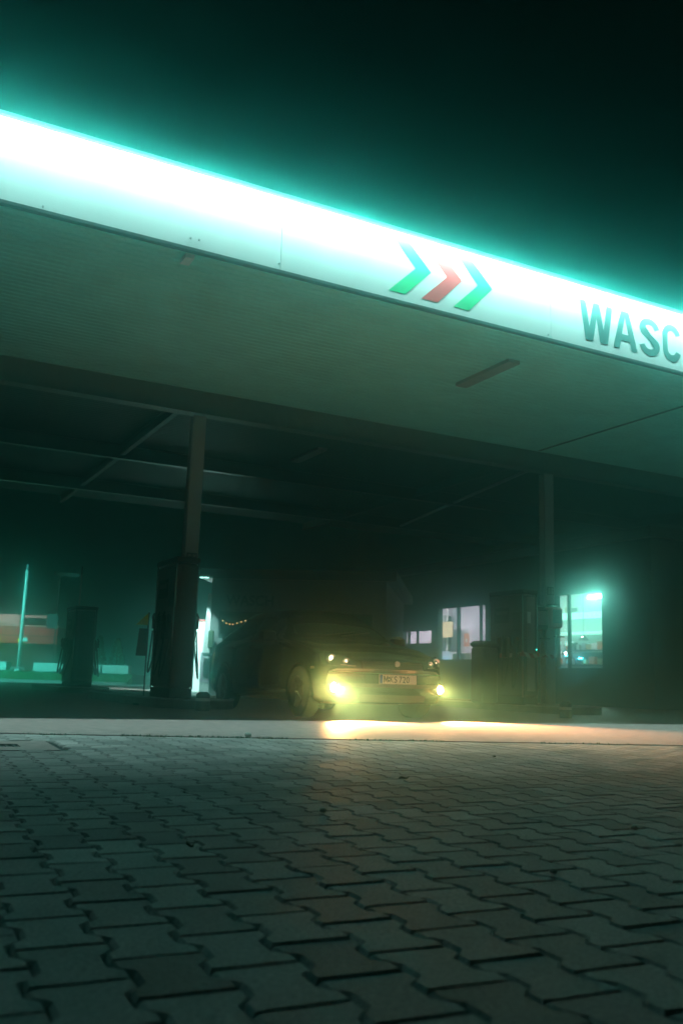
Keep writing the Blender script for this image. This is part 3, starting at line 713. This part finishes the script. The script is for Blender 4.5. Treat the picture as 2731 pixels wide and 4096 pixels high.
wbox(15.8, 23.4, 6.8, 26.4, 4.1, 4.35, 'roof', 'steel', shop)
wbox(16.22, 23.0, 7.2, 26.0, .0, .03, 'floor', 'wood', shop)
wbox(16.22, 23.0, 7.2, 26.0, 3.55, 3.6, 'ceiling', 'ceil', shop)
wbox(20.2, 20.3, 16.2, 26.0, .03, 3.55, 'partition', 'lilac', shop)
wbox(20.2, 20.3, 7.2, 15.9, .03, 3.55, 'partition', 'inwhite', shop)
wbox(16.22, 20.2, 18.9, 19.0, .03, 1.6, 'counter_wall', 'lilac', shop)
wi = 0
for (v0_, v1_, z0, z1), mul in zip(wn, ([9.97], [15.08, 13.90], [17.47, 18.03])):
    b = MB()
    def fb(a_, b_, c_, d_): b.prism([tuple(cw(16.03, a_, c_)), tuple(cw(16.09, a_, c_)), tuple(cw(16.09, b_, c_)), tuple(cw(16.03, b_, c_))], (0, 0, d_ - c_))
    fw = .035
    fb(v0_, v0_ + fw, z0, z1); fb(v1_ - fw, v1_, z0, z1); fb(v0_ + fw, v1_ - fw, z0, z0 + fw); fb(v0_ + fw, v1_ - fw, z1 - fw, z1)
    for mm in mul: fb(mm - (.065 if mm > 14 and mm < 16 else .045), mm + (.065 if mm > 14 and mm < 16 else .045), z0 + fw, z1 - fw)
    fr = b.build('window', 'frame', shop)
    b = MB(); b.add([tuple(cw(16.06, v0_ + fw, z0 + fw)), tuple(cw(16.06, v1_ - fw, z0 + fw)), tuple(cw(16.06, v1_ - fw, z1 - fw)), tuple(cw(16.06, v0_ + fw, z1 - fw))], [(0, 1, 2, 3)]); b.build('pane', 'glass', fr)
# lamps inside the shop
for (u_, v_) in ((18.9, 11.6), (18.2, 9.2), (19.4, 14.4)):
    o = wbox(u_ - .15, u_ + .15, v_ - .6, v_ + .6, 3.44, 3.545, 'ceiling_lamp', 'teallamp', shop)
for (u_, v_) in ((18.2, 20.4), (18.2, 23.0), (18.2, 17.2)):
    o = wbox(u_ - .15, u_ + .15, v_ - .6, v_ + .6, 3.46, 3.545, 'ceiling_lamp', 'warmlamp', shop)
o = wbox(18.1, 18.22, 10.9, 11.45, 3.04, 3.12, 'ceiling_lamp', 'teallamp_hot', shop)
b = MB(); b.tube([cw(18.16, 11.0, 3.12), cw(18.16, 11.0, 3.55)], .008, 6); b.tube([cw(18.16, 11.35, 3.12), cw(18.16, 11.35, 3.55)], .008, 6); b.build('hanger', 'black', o)
# bulkheads and shelf lights on the back wall
wbox(19.9, 20.19, 12.2, 15.6, 2.68, 2.86, 'bulkhead', 'teal_glow', shop)  # bulkhead glows by itself in place of lamp light falling on it
wbox(19.85, 20.19, 12.2, 15.0, 2.16, 2.23, 'shelf_light', 'teal_glow', shop)
def stock(name, cat, label, u_, v_, z, sz, m, group=None):
    t = thing(name, label, cat, group=group); b = MB(); b.rbox((0, 0, sz[2] / 2), sz, min(sz) * .12); b.build('body', m, t); W(t, u_, v_, z); return t
def shelf_unit(u_, v0_, v1_, z1, label, seedc):
    t = thing('shelf_unit', label, 'shelf', group='shelving inside the shop'); L = v1_ - v0_
    b = MB(); b.box((.0, L / 2, z1 / 2), (.03, L, z1)); b.build('back_panel', 'wood', t)
    for k in range(4):
        b = MB(); b.box((-.2, L / 2, .12 + k * (z1 - .2) / 3.2), (.38, L, .03)); b.build('shelf', 'lgrey', t)
    W(t, u_, v0_, .03)
    return t
def boxes(u_, v0_, v1_, z, label, cols, n):
    for k in range(n):
        h_ = random.uniform(.12, .26); mcol = random.choice(cols)
        t = thing('packet', label % ['tall', 'squat', 'narrow', 'wide'][k % 4], 'packet', group='packets on the shop shelves')
        b = MB(); b.rbox((0, 0, h_ / 2), (.14, random.uniform(.12, .3), h_), .008); b.build('box', mcol, t)
        W(t, u_, v0_ + (v1_ - v0_) * (k + .5) / n, z)
shelf_unit(20.15, 12.4, 15.4, 1.75, 'low shelf unit against the back wall behind the bright teal window', 1)
boxes(19.95, 12.5, 15.3, 1.66, '%s packet on the shelf under the teal bulkhead', ['orange', 'beige', 'paper', 'wood', 'lilac'], 11)
boxes(19.95, 12.5, 15.3, 1.20, '%s packet on the second shelf under the teal bulkhead', ['orange', 'beige', 'paper', 'wood', 'red'], 9)
for (u_, v_, z_, sz, m_, lb) in ((19.82, 14.25, 2.88, (.02, .30, .17), 'beige', 'beige card standing on the white bulkhead in the right window'), (19.82, 13.95, 2.88, (.02, .26, .13), 'frame', 'dark card standing on the white bulkhead beside the beige one')):
    t = thing('display_card', lb, 'card'); b = MB(); b.rbox((0, 0, sz[2] / 2), sz, .004); b.build('panel', m_, t); W(t, u_, v_, z_)
for (v_, z_, w_, h_, lb) in ((14.7, 1.88, .2, .09, 'wide lit teal label under the shelf light, leftmost'), (14.33, 1.86, .09, .13, 'upright lit teal label just right of the mullion'), (14.07, 1.9, .14, .05, 'flat lit teal label right of the upright one')):
    t = thing('shelf_label', lb, 'label', group='lit labels under the shelf light'); b = MB(); b.rbox((0, 0, 0), (.03, w_, h_), .004); b.build('panel', 'teal_glow', t); W(t, 19.8, v_, z_)
t = thing('pendant_lamp', 'bell shaped pendant lamp hanging in the right shop window', 'lamp'); W(t, 19.5, 13.2, 1.93)
b = MB(); b.tube([(0, 0, 0), (0, 0, .06), (0, 0, .12), (0, 0, .16)], [.17, .13, .05, .03], 20, cap=False); b.build('lamp_shade', 'lgrey', t, smooth=True)
b = MB(); b.tube([(0, 0, .16), (0, 0, 1.6)], .006, 6); b.build('cord', 'black', t)
b = MB(); b.tube([(-.03, 0, .02), (-.03, 0, .11)], [.04, .05], 12); b.build('bulb', 'whitelight', t)
for (v_, z_, m_, w_, lb) in ((14.72, 1.55, 'whitelight', .06, 'small round white light low in the right window, left of the mullion'), (14.60, 1.55, 'whitelight', .12, 'wider white light low in the right window'), (14.30, 1.55, 'whitelight', .09, 'small white light just right of the mullion'), (14.27, 1.48, 'screen', .09, 'little cyan light under the white one'), (13.6, 1.38, 'screen', .19, 'bright cyan screen low in the right window')):
    t = thing('indicator_lamp', lb, 'light', group='small lights on the shop counter'); b = MB(); b.rbox((0, 0, 0), (.03, w_, .055), .01); b.build('face', m_, t); W(t, 19.72, v_, z_)
# things seen through the middle window
t = thing('poster', 'orange poster with a pale round mark on the lilac shop wall', 'poster'); W(t, 20.19, 20.45, 2.14)
b = MB(); b.rbox((0, 0, 0), (.01, .34, .50), .002); b.build('sheet', 'orange', t)
b = MB(); b.tube([(-.006, 0, -.02), (-.009, 0, -.02)], .08, 20); b.build('mark', 'paper', t)
t = thing('hanging_banner', 'beige banner hanging behind the middle shop window', 'banner'); W(t, 19.6, 21.0, 2.22)
b = MB(); b.rbox((0, 0, .30), (.02, .92, .60), .004); b.build('cloth', 'beige', t)
b = MB(); b.tube([(0, -.48, .61), (0, .48, .61)], .012, 6); b.build('rod', 'chrome', t)
for vv, lb in ((21.9, 'pale upright post left of the beige banner'), (21.35, 'thin pale post behind the beige banner')):
    t = thing('door_post', lb, 'post', group='upright posts in the shop'); W(t, 19.9, vv, .03); b = MB(); b.rbox((0, 0, 1.7), (.06, .06, 3.4), .006); b.build('post', 'inwhite', t)
for vv in (22.2, 21.6): 
    pass
stock('dark_cabinet', 'cabinet', 'tall dark cabinet behind the beige banner', 20.0, 21.62, .03, (.3, .40, 3.1), 'dkgrey')
t = thing('wall_light', 'glowing teal strip light at the left edge of the middle window', 'light'); W(t, 19.8, 21.95, 2.97); b = MB(); b.rbox((0, 0, .15), (.04, .14, .32), .01); b.build('tube', 'teallamp' if 0 else 'teal_glow', t)
stock('counter', 'counter', 'shop counter behind the middle window', 18.6, 19.0, .03, (.5, 3.0, 1.15), 'lilac')
stock('basket', 'basket', 'brown box of goods on the counter behind the right half of the middle window', 18.3, 18.1, 1.18, (.3, .75, .35), 'wood')
stock('till', 'till', 'white till on the counter beside the mullion', 18.5, 19.4, 1.18, (.25, .22, .32), 'inwhite')
stock('bag', 'bag', 'beige bag on the counter at the left of the middle window', 18.5, 19.9, 1.18, (.25, .30, .28), 'beige')
t = thing('indicator_lamp', 'cyan light on the counter in the middle window', 'light'); b = MB(); b.rbox((0, 0, 0), (.05, .09, .06), .01); b.build('face', 'screen', t); W(t, 18.2, 18.75, 1.28)
# low hall seen through the small far windows gets its own lamp
o = wbox(18.0, 18.4, 24.0, 25.2, 3.46, 3.545, 'ceiling_lamp', 'warmlamp', shop)

# ------------------------------------------------------------------ wash hall behind the left pump
M['render'] = mat('grey_render', (.16, .165, .17), .8, noise=.12, nscale=2, bump=.3)
M['whitewall'] = mat('white_wall', (.75, .77, .76), .6, noise=.05)
hall = thing('wash_hall', 'dark grey wash hall with faint lettering behind the car', 'building', (-3.05, 22.0, 0), math.radians(-8))
b = MB()
b.prism([(0, 0, 0), (4.2, 0, 0), (4.2, 0, 2.75), (0, 0, 2.75)], (0, 6, 0)); b.build('wall', 'render', hall)
b = MB(); b.prism([(-.25, -.25, 2.75), (4.45, -.25, 2.75), (4.45, -.25, 2.98), (-.25, -.25, 2.98)], (0, 6.5, 0)); b.build('roof', 'steel', hall)
def hall_win(x0, x1, z0, z1):
    b = MB(); 
    for (a_, c_, d_, e_) in ((x0, x0 + .05, z0, z1), (x1 - .05, x1, z0, z1), (x0 + .05, x1 - .05, z0, z0 + .05), (x0 + .05, x1 - .05, z1 - .05, z1)): b.prism([(a_, -.04, d_), (c_, -.04, d_), (c_, -.04, e_), (a_, -.04, e_)], (0, .03, 0))
    f = b.build('window', 'frame', hall); b = MB(); b.prism([(x0 + .05, -.02, z0 + .05), (x1 - .05, -.02, z0 + .05), (x1 - .05, -.02, z1 - .05), (x0 + .05, -.02, z1 - .05)], (0, .01, 0)); b.build('pane', 'carglass', f)
hall_win(.22, 1.7, 1.40, 1.98); hall_win(2.2, 3.9, 1.40, 1.98)
b = MB(); b.prism([(.25, -.03, .1), (1.3, -.03, .1), (1.3, -.03, 1.25), (.25, -.03, 1.25)], (0, .02, 0)); b.build('door', 'dkgrey', hall)
o = text_mesh('WASCH', .34, 'lettering', 'dark', hall, Matrix.Translation((.38, -.012, 2.14)) @ Matrix.Rotation(math.pi / 2, 4, 'X'), .006, .95, .008)
t = thing('string_lights', 'short string of small amber lights hung across the dark hall window', 'string lights', (-3.05, 22.0, 0), math.radians(-8))
M['amber'] = mat('amber_bulb', (1, .6, .2), .4, emit=(1, .5, .14), es=2.4)
pts = [(.33, 1.76), (.42, 1.70), (.50, 1.68), (.58, 1.68), (.68, 1.71), (.78, 1.74), (.88, 1.77), (.96, 1.79), (1.04, 1.82)]
b = MB(); b.tube([(x, -.07, z + .018) for x, z in pts], .003, 5); b.build('wire', 'black', t)
for x, z in pts: b = MB(); b.tube([(x, -.07, z - .016), (x, -.07, z), (x, -.07, z + .012)], [.006, .016, .008], 8); b.build('bulb', 'amber', t)
# white sloping wing wall with lamp at hall corner
t = thing('wing_wall', 'brightly lit narrow white wing wall tapering upward beside the left pump', 'wall', (-3.08, 21.9, 0))
b = MB(); b.prism([(-.13, 0, 0), (.10, 0, 0), (.035, 0, 2.40), (-.035, 0, 2.40)], (0, .25, 0)); b.build('wall', 'whitewall', t)
b = MB(); b.prism([(-.13, -.012, .30), (.09, -.012, .30), (.09, -.012, 1.0), (-.13, -.012, 1.0)], (0, .01, 0)); b.build('plinth_panel', 'lilac', t)
t = thing('hose_reel', 'dark reel box fixed low on the lit wing wall', 'hose reel', (-3.03, 21.75, .95)); b = MB(); b.rbox((0, 0, 0), (.20, .16, .08), .02); b.build('box', 'dark', t); b = MB(); b.rbox((.06, 0, .35), (.12, .16, .42), .02); b.build('cover', mat('olive', (.05, .07, .03), .6), t)
t = thing('flood_lamp', 'small flood lamp under the hall eaves above the white wing wall', 'lamp', (-3.10, 21.0, 2.72))
b = MB(); b.rbox((0, 0, 0), (.26, .14, .07), .02); b.build('housing', 'galv', t)
b = MB(); b.box((0, .0, -.042), (.2, .1, .012)); b.build('glass', mat('flood_glass', (.9, .9, .9), .4, emit=(.45, 1, .9), es=4), t)
b = MB(); b.tube([(.05, .05, .0), (.1, .7, .08)], .02, 8); b.build('bracket', 'steel', t)
light('flood_light', 'SPOT', (0, 0, -.06), 500, (.55, 1, .92), t, target=(-.25, 1.0, -1.5), spot_size=math.radians(48), spot_blend=.4, shadow_soft_size=.06)
t = thing('boundary_wall', 'low white boundary wall with red coping behind the left pump', 'wall', (-4.9, 27.5, 0), math.radians(4))
b = MB(); b.prism([(-.5, 0, 0), (2.3, 0, 0), (2.3, 0, 2.05), (-.5, 0, 2.05)], (0, .2, 0)); b.build('wall', 'whitewall', t)
b = MB(); b.prism([(-.5, -.03, 2.05), (2.3, -.03, 2.05), (2.3, -.03, 2.11), (-.5, -.03, 2.11)], (0, .26, 0)); b.build('coping', 'red', t)
light('wall_light', 'SPOT', (.6, -2.2, 3.2), 2600, (.55, 1, .92), t, target=(.6, .1, 1.0), spot_size=math.radians(90), spot_blend=.5, shadow_soft_size=.05)
b = MB(); b.tube([(.6, 0.1, 2.05), (.6, 0.1, 3.3), (.6, -2.2, 3.34)], .03, 8); b.rbox((.6, -2.2, 3.27), (.3, .14, .06), .01); b.build('lamp_arm', 'galv', t)

# ------------------------------------------------------------------ far left: verge, planters, kiosk, posts
M['grass'] = mat('short_grass', (.03, .10, .02), .9, noise=.5, nscale=12, bump=1, bscale=60)
M['plantwhite'] = mat('planter_white', (.6, .62, .6), .6, noise=.06)
b = MB(); b.prism([(-30, 36.2, -.01), (-8.15, 36.2, -.01), (-8.15, 37.3, .36), (-30, 37.3, .36)], (0, 0, .02))
b.prism([(-30, 37.3, -.01), (-8.15, 37.3, -.01), (-8.15, 49, -.01), (-30, 49, -.01)], (0, 0, .39)); 
tag(b.build('grass_verge', 'grass'), kind='structure')
b = MB(); b.prism([(-30, 36.0, 0), (-8.1, 36.0, 0), (-8.1, 36.18, 0), (-30, 36.18, 0)], (0, 0, .10)); tag(b.build('kerb', 'kerb'), kind='structure')
b = MB(); bl = []
rr = random.Random(3)
for k in range(2600):
    x = rr.uniform(-17, -8.2); y = rr.uniform(36.3, 38.2); z = .38 if y > 37.3 else .01 + (y - 36.2) / 1.1 * .37; h_ = rr.uniform(.04, .10); a_ = rr.uniform(0, 6.28)
    dx, dy = .012 * math.cos(a_), .012 * math.sin(a_); b.add([(x - dx, y - dy, z), (x + dx, y + dy, z), (x + rr.uniform(-.03, .03), y, z + h_)], [(0, 1, 2)])
tag(b.build('grass', 'grass'), kind='stuff')
def planter(x, wd, label, shrub=None):
    t = thing('planter', label, 'planter', (x, 38.0, .38), 0, 'white planters on the verge')
    b = MB()
    w2, d2, h_ = wd / 2, .30, .38
    b.prism([(-w2, -d2, .04), (w2, -d2, .04), (w2, -d2, h_), (-w2, -d2, h_)], (0, .04, 0)); b.prism([(-w2, d2 - .04, .04), (w2, d2 - .04, .04), (w2, d2 - .04, h_), (-w2, d2 - .04, h_)], (0, .04, 0))
    b.prism([(-w2, -d2 + .04, .04), (-w2 + .04, -d2 + .04, .04), (-w2 + .04, d2 - .04, .04), (-w2, d2 - .04, .04)], (0, 0, h_ - .04)); b.prism([(w2 - .04, -d2 + .04, .04), (w2, -d2 + .04, .04), (w2, d2 - .04, .04), (w2 - .04, d2 - .04, .04)], (0, 0, h_ - .04))
    b.build('box', 'plantwhite', t); b = MB(); b.box((0, 0, .30), (wd - .09, .5, .04)); b.build('soil', 'dirt', t)
    b = MB(); b.box((0, 0, .02), (wd - .2, .4, .04)); b.build('feet', 'black', t)
planter(-13.95, 1.15, 'white planter box at the left edge, by the tall pole')
planter(-11.55, 1.45, 'long white planter between the pole and the far pump')
planter(-9.85, .55, 'short white planter just right of the far pump')
planter(-8.95, 1.05, 'white planter at the right end of the verge')
M['conifer'] = mat('conifer_green', (.025, .07, .02), .8, noise=.4, nscale=10)
def conifer(x, y, h_, r_, label):
    t = thing('conifer', label, 'tree', (x, y, .38), 0, 'young conifers behind the planters'); r2 = random.Random(int(x * 100))
    b = MB(); b.tube([(0, 0, 0), (0, 0, h_ * .9)], [.04, .01], 6); b.build('trunk', 'wood', t)
    b = MB()
    for k in range(900):
        s = r2.random() ** .8; z = .12 + s * (h_ - .12); rad = r_ * (1 - s) ** .8 * r2.uniform(.45, 1.05); a_ = r2.uniform(0, 6.28)
        c = Vector((rad * math.cos(a_), rad * math.sin(a_), z)); d = Vector((math.cos(a_), math.sin(a_), r2.uniform(.1, .9))).normalized() * .09; s2 = d.cross(Vector((r2.random(), r2.random(), r2.random()))).normalized() * .025
        b.add([c - s2, c + s2, c + d], [(0, 1, 2)])
    b.build('crown', 'conifer', t)
conifer(-10.1, 39.5, 1.6, .35, 'slim young conifer behind the short planter'); conifer(-9.35, 39.5, 1.5, .42, 'young conifer behind the rightmost planter')
def pale_post(x, y, z0, h_, r_, label):
    t = thing('flag_post', label, 'post', (x, y, z0), 0, 'slim pale posts at the far left')
    b = MB(); b.tube([(0, 0, 0), (0, 0, h_)], [r_, r_ * .85], 14); b.build('pole', 'plantwhite', t, smooth=True)
    b = MB(); b.tube([(0, 0, 0), (0, 0, .10)], [r_ * 2.0, r_ * 1.8], 14); b.build('base', 'plantwhite', t)
    b = MB(); b.tube([(0, 0, h_ - .01), (0, 0, h_ + .25)], [r_ * .95, r_ * .7], 10); b.build('cap', 'steel', t)
    return t
lp = pale_post(-12.97, 38.0, .38, 4.15, .080, 'thick pale post with a cross bar at its foot, left of the far pump')
b = MB(); b.box((0, -.08, .16), (.62, .05, .05)); b.box((-.27, -.08, .07), (.05, .05, .14)); b.box((.27, -.08, .07), (.05, .05, .14)); b.build('guard_rail', 'lgrey', lp)
b = MB(); b.box((.17, -.02, 1.30), (.2, .02, .16)); b.build('tag_plate', 'plantwhite', lp)
pale_post(-8.45, 30.0, 0, 3.62, .026, 'thin pale post rising above the far pump')
t = thing('added_verge_lamp', 'unseen lamp added on a tall pole to light the verge', 'added lamp', (-19.0, 31.0, 0))
b = MB(); b.tube([(0, 0, 0), (0, 0, 6.2)], [.09, .06], 14); b.build('pole', 'galv', t, smooth=True)
b = MB(); b.tube([(0, 0, 6.15), (.5, .1, 6.3), (1.3, .3, 6.34)], .03, 8); b.build('arm', 'galv', t)
b = MB(); b.rbox((1.5, .35, 6.33), (.6, .26, .10), .03); hd = b.build('lamp_head', 'dkgrey', t)
b = MB(); b.box((1.5, .35, 6.27), (.5, .2, .012)); b.build('lamp_glass', mat('verge_lamp_glass', (.9, .9, .9), .4, emit=(.25, 1, .85), es=10), hd)
light('added_verge_light', 'SPOT', (1.5, .35, 6.22), 17000, (.12, 1, .86), hd, target=(6.5, 7.0, 1.4), spot_size=math.radians(75), spot_blend=.5, shadow_soft_size=.1)  # unseen lamp, added to light the verge, planters and posts
# kiosk
M['kiosk_red'] = mat('kiosk_red', (.42, .10, .09), .6, noise=.2, nscale=3)
M['kiosk_dark'] = mat('kiosk_dark', (.05, .06, .05), .7, noise=.2)
M['lime'] = mat('lime_lamp', (.3, .6, .02), .4, emit=(.25, .75, .0), es=6)
ki = thing('kiosk', 'flat roofed kiosk with brown red fascia at the far left', 'kiosk', (-14.95, 49.5, .3), math.radians(-4))
b = MB(); b.prism([(-9, 0, 0), (0, 0, 0), (0, 0, 2.1), (-9, 0, 2.1)], (0, 5, 0)); b.build('wall', 'kiosk_dark', ki)
b = MB(); b.prism([(-9.2, -.5, 1.55), (.15, -.5, 1.55), (.15, -.5, 2.42), (-9.2, -.5, 2.42)], (0, 5.4, 0)); b.build('fascia', 'kiosk_red', ki)
b = MB(); b.prism([(-9.3, -.58, 2.42), (.25, -.58, 2.42), (.25, -.58, 2.50), (-9.3, -.58, 2.50)], (0, 5.5, 0)); b.build('roof', 'plantwhite', ki)
b = MB(); b.prism([(-9.2, -.515, 1.92), (.15, -.515, 1.92), (.15, -.515, 1.97), (-9.2, -.515, 1.97)], (0, .012, 0)); b.build('rail', 'kiosk_dark', ki)
for x in (-3.05, -1.75, -4.4):
    b = MB(); b.tube([(x, -.62, 1.60), (x, -.62, 1.66), (x, -.62, 1.76)], [.06, .12, .13], 14); sh = b.build('lamp_shade', 'lime', ki)
b = MB(); b.prism([(-3.6, -.03, .95), (-3.25, -.03, .95), (-3.25, -.03, 1.3), (-3.6, -.03, 1.3)], (0, .02, 0)); b.build('notice', 'plantwhite', ki)
b = MB(); b.prism([(-3.47, -.04, 1.03), (-3.38, -.04, 1.03), (-3.38, -.04, 1.2), (-3.47, -.04, 1.2)], (0, .008, 0)); b.build('notice_mark', 'kiosk_dark', ki)
light('front_light', 'SPOT', (-3.5, -4.5, 4.5), 1900, (1, .75, .7), ki, target=(-2.5, 0, 1.6), spot_size=math.radians(80), spot_blend=.6, shadow_soft_size=.1)
b = MB(); b.tube([(-3.5, -.4, 2.5), (-3.5, -.4, 4.6), (-3.5, -4.5, 4.62)], .04, 8); b.rbox((-3.5, -4.5, 4.57), (.3, .2, .08), .02); b.build('lamp_arm', 'dkgrey', ki)
rs = thing('roof_sign', 'pale board sign standing on the kiosk roof', 'sign', (-16.55, 49.6, 2.80), math.radians(-4))
b = MB(); b.prism([(-3.5, 0, .05), (-.45, 0, .05), (-.6, 0, .25), (-.45, 0, .42), (1.0, 0, .42), (1.0, 0, .55), (-3.5, 0, .62)], (0, .06, 0)); b.build('board', 'plantwhite', rs)
for x in (-3, -1, .9): b = MB(); b.box((x, .1, .15), (.05, .05, .4)); b.build('strut', 'dkgrey', rs)
sg = thing('sign_gantry', 'thin dark frame with a hanging board beyond the kiosk', 'sign', (-14.35, 47.0, .3))
b = MB(); b.tube([(0, 0, 0), (0, 0, 5.1)], .05, 10); b.build('post', 'dkgrey', sg)
b = MB(); b.prism([(-.3, -.05, 5.0), (1.0, -.05, 4.92), (1.0, -.05, 5.10), (-.3, -.05, 5.2)], (0, .1, 0)); b.build('beam', 'lgrey', sg)
b = MB(); b.prism([(-.45, -.07, 2.25), (.1, -.07, 2.25), (.1, -.07, 3.0), (-.45, -.07, 3.0)], (0, .04, 0)); b.build('board', 'steel', sg)

# ------------------------------------------------------------------ small things on the ground
t = thing('drain_cover', 'concrete collared iron drain grate set in the pavers at the left', 'drain', (DRC.x, DRC.y, 0), PA)
b = MB()
for (x0, x1, y0, y1) in ((-.36, .36, -.36, -.12), (-.36, .36, .12, .36), (-.36, -.16, -.12, .12), (.16, .36, -.12, .12)): b.prism([(x0, y0, -.02), (x1, y0, -.02), (x1, y1, -.02), (x0, y1, -.02)], (0, 0, .018))
b.build('collar', 'concrete', t)
b = MB()
for k in range(7): b.box((-.135 + k * .045, 0, -.012), (.018, .24, .012))
b.box((0, -.11, -.012), (.32, .02, .013)); b.box((0, .11, -.012), (.32, .02, .013)); b.build('grate', 'iron', t)
M['pebble'] = mat('pebble', (.5, .48, .45), .8, noise=.15); M['leaf'] = mat('dry_leaf', (.10, .055, .02), .8, noise=.3)
def pebble(x, y, r_, label):
    r2 = random.Random(int(x * 999)); b = MB(); vs = []; fs = []
    for i in range(5):
        for k in range(9):
            a_ = 2 * math.pi * k / 9; ph = math.pi * (i + .5) / 5; q = r_ * r2.uniform(.85, 1.1); vs.append((q * math.sin(ph) * math.cos(a_) * 1.3, q * math.sin(ph) * math.sin(a_), q * .8 * math.cos(ph) + r_ * .7))
    for i in range(4):
        for k in range(9): fs.append((i * 9 + k, i * 9 + (k + 1) % 9, i * 9 + 9 + (k + 1) % 9, i * 9 + 9 + k))
    fs += [tuple(range(8, -1, -1)), tuple(36 + k for k in range(9))]
    b.add(vs, fs); tag(b.build('pebble', 'pebble', None, (x, y, 0), 0, True), label, 'pebble', 'pebbles on the paving')
pebble(-.67, 7.34, .024, 'large pale pebble lying in the slab joint left of the lamp streak')
pebble(-.03, 3.36, .011, 'small pebble in the yellow lamp streak on the pavers')
pebble(.56, 2.42, .008, 'tiny pale pebble on the dark pavers right of centre')
pebble(1.01, 3.19, .010, 'small pebble on the pavers at the right')
pebble(-2.05, 6.85, .012, 'small pebble by the slab joint at the left')
def leaf(x, y, s, rz, label):
    b = MB(); b.add([(-s, 0, .004), (-s * .3, s * .5, .014), (s * .6, s * .35, .008), (s, 0, .016), (s * .4, -s * .45, .004), (-s * .4, -s * .4, .012), (0, 0, .002)], [(6, 0, 1), (6, 1, 2), (6, 2, 3), (6, 3, 4), (6, 4, 5), (6, 5, 0)])
    tag(b.build('dry_leaf', 'leaf', None, (x, y, .001), rz), label, 'leaf', 'dry leaves on the paving')
leaf(.34, 4.55, .032, .4, 'brown curled leaf on the pavers right of the lamp streak')
leaf(1.03, 6.08, .03, 1.2, 'pale leaf near the slab joint right of centre')
leaf(-.38, 2.6, .02, 2.2, 'small leaf on the teal lit pavers at the left')
b = MB(); r2 = random.Random(9)
segs = [(.85, 2.1, 380), (2.6, 3.4, 160), (4.2, 5.0, 90), (5.6, 6.2, 60), (.1, .6, 40), (-3, 0, 60), (6.2, 9, 120)]
for (s0, s1, n) in segs:
    for k in range(n):
        s = r2.uniform(s0, s1); p = JP + JD * s - JN * r2.uniform(.0, .022); h_ = r2.uniform(.004, .022); a_ = r2.uniform(0, 6.28); q = r2.uniform(.003, .008)
        b.add([(p.x - q * math.cos(a_), p.y - q * math.sin(a_), -.006), (p.x + q * math.cos(a_), p.y + q * math.sin(a_), -.006), (p.x + r2.uniform(-.01, .01), p.y + r2.uniform(-.008, .008), h_)], [(0, 1, 2)])
tag(b.build('moss', 'moss'), kind='stuff')

# ------------------------------------------------------------------ haze
hz = MB(); hz.box((0, 0, 5.5), (290, 290, 13.2)); M['haze'] = bpy.data.materials.new('haze'); M['haze'].use_nodes = True
t = M['haze'].node_tree; t.nodes.clear(); o_ = t.nodes.new('ShaderNodeOutputMaterial'); pvn = t.nodes.new('ShaderNodeVolumePrincipled')
pvn.inputs['Color'].default_value = (*HAZE_C, 1); pvn.inputs['Density'].default_value = HAZE_D; pvn.inputs['Anisotropy'].default_value = HAZE_G
t.links.new(pvn.outputs[0], o_.inputs['Volume'])
tag(hz.build('haze', M['haze']), kind='stuff')
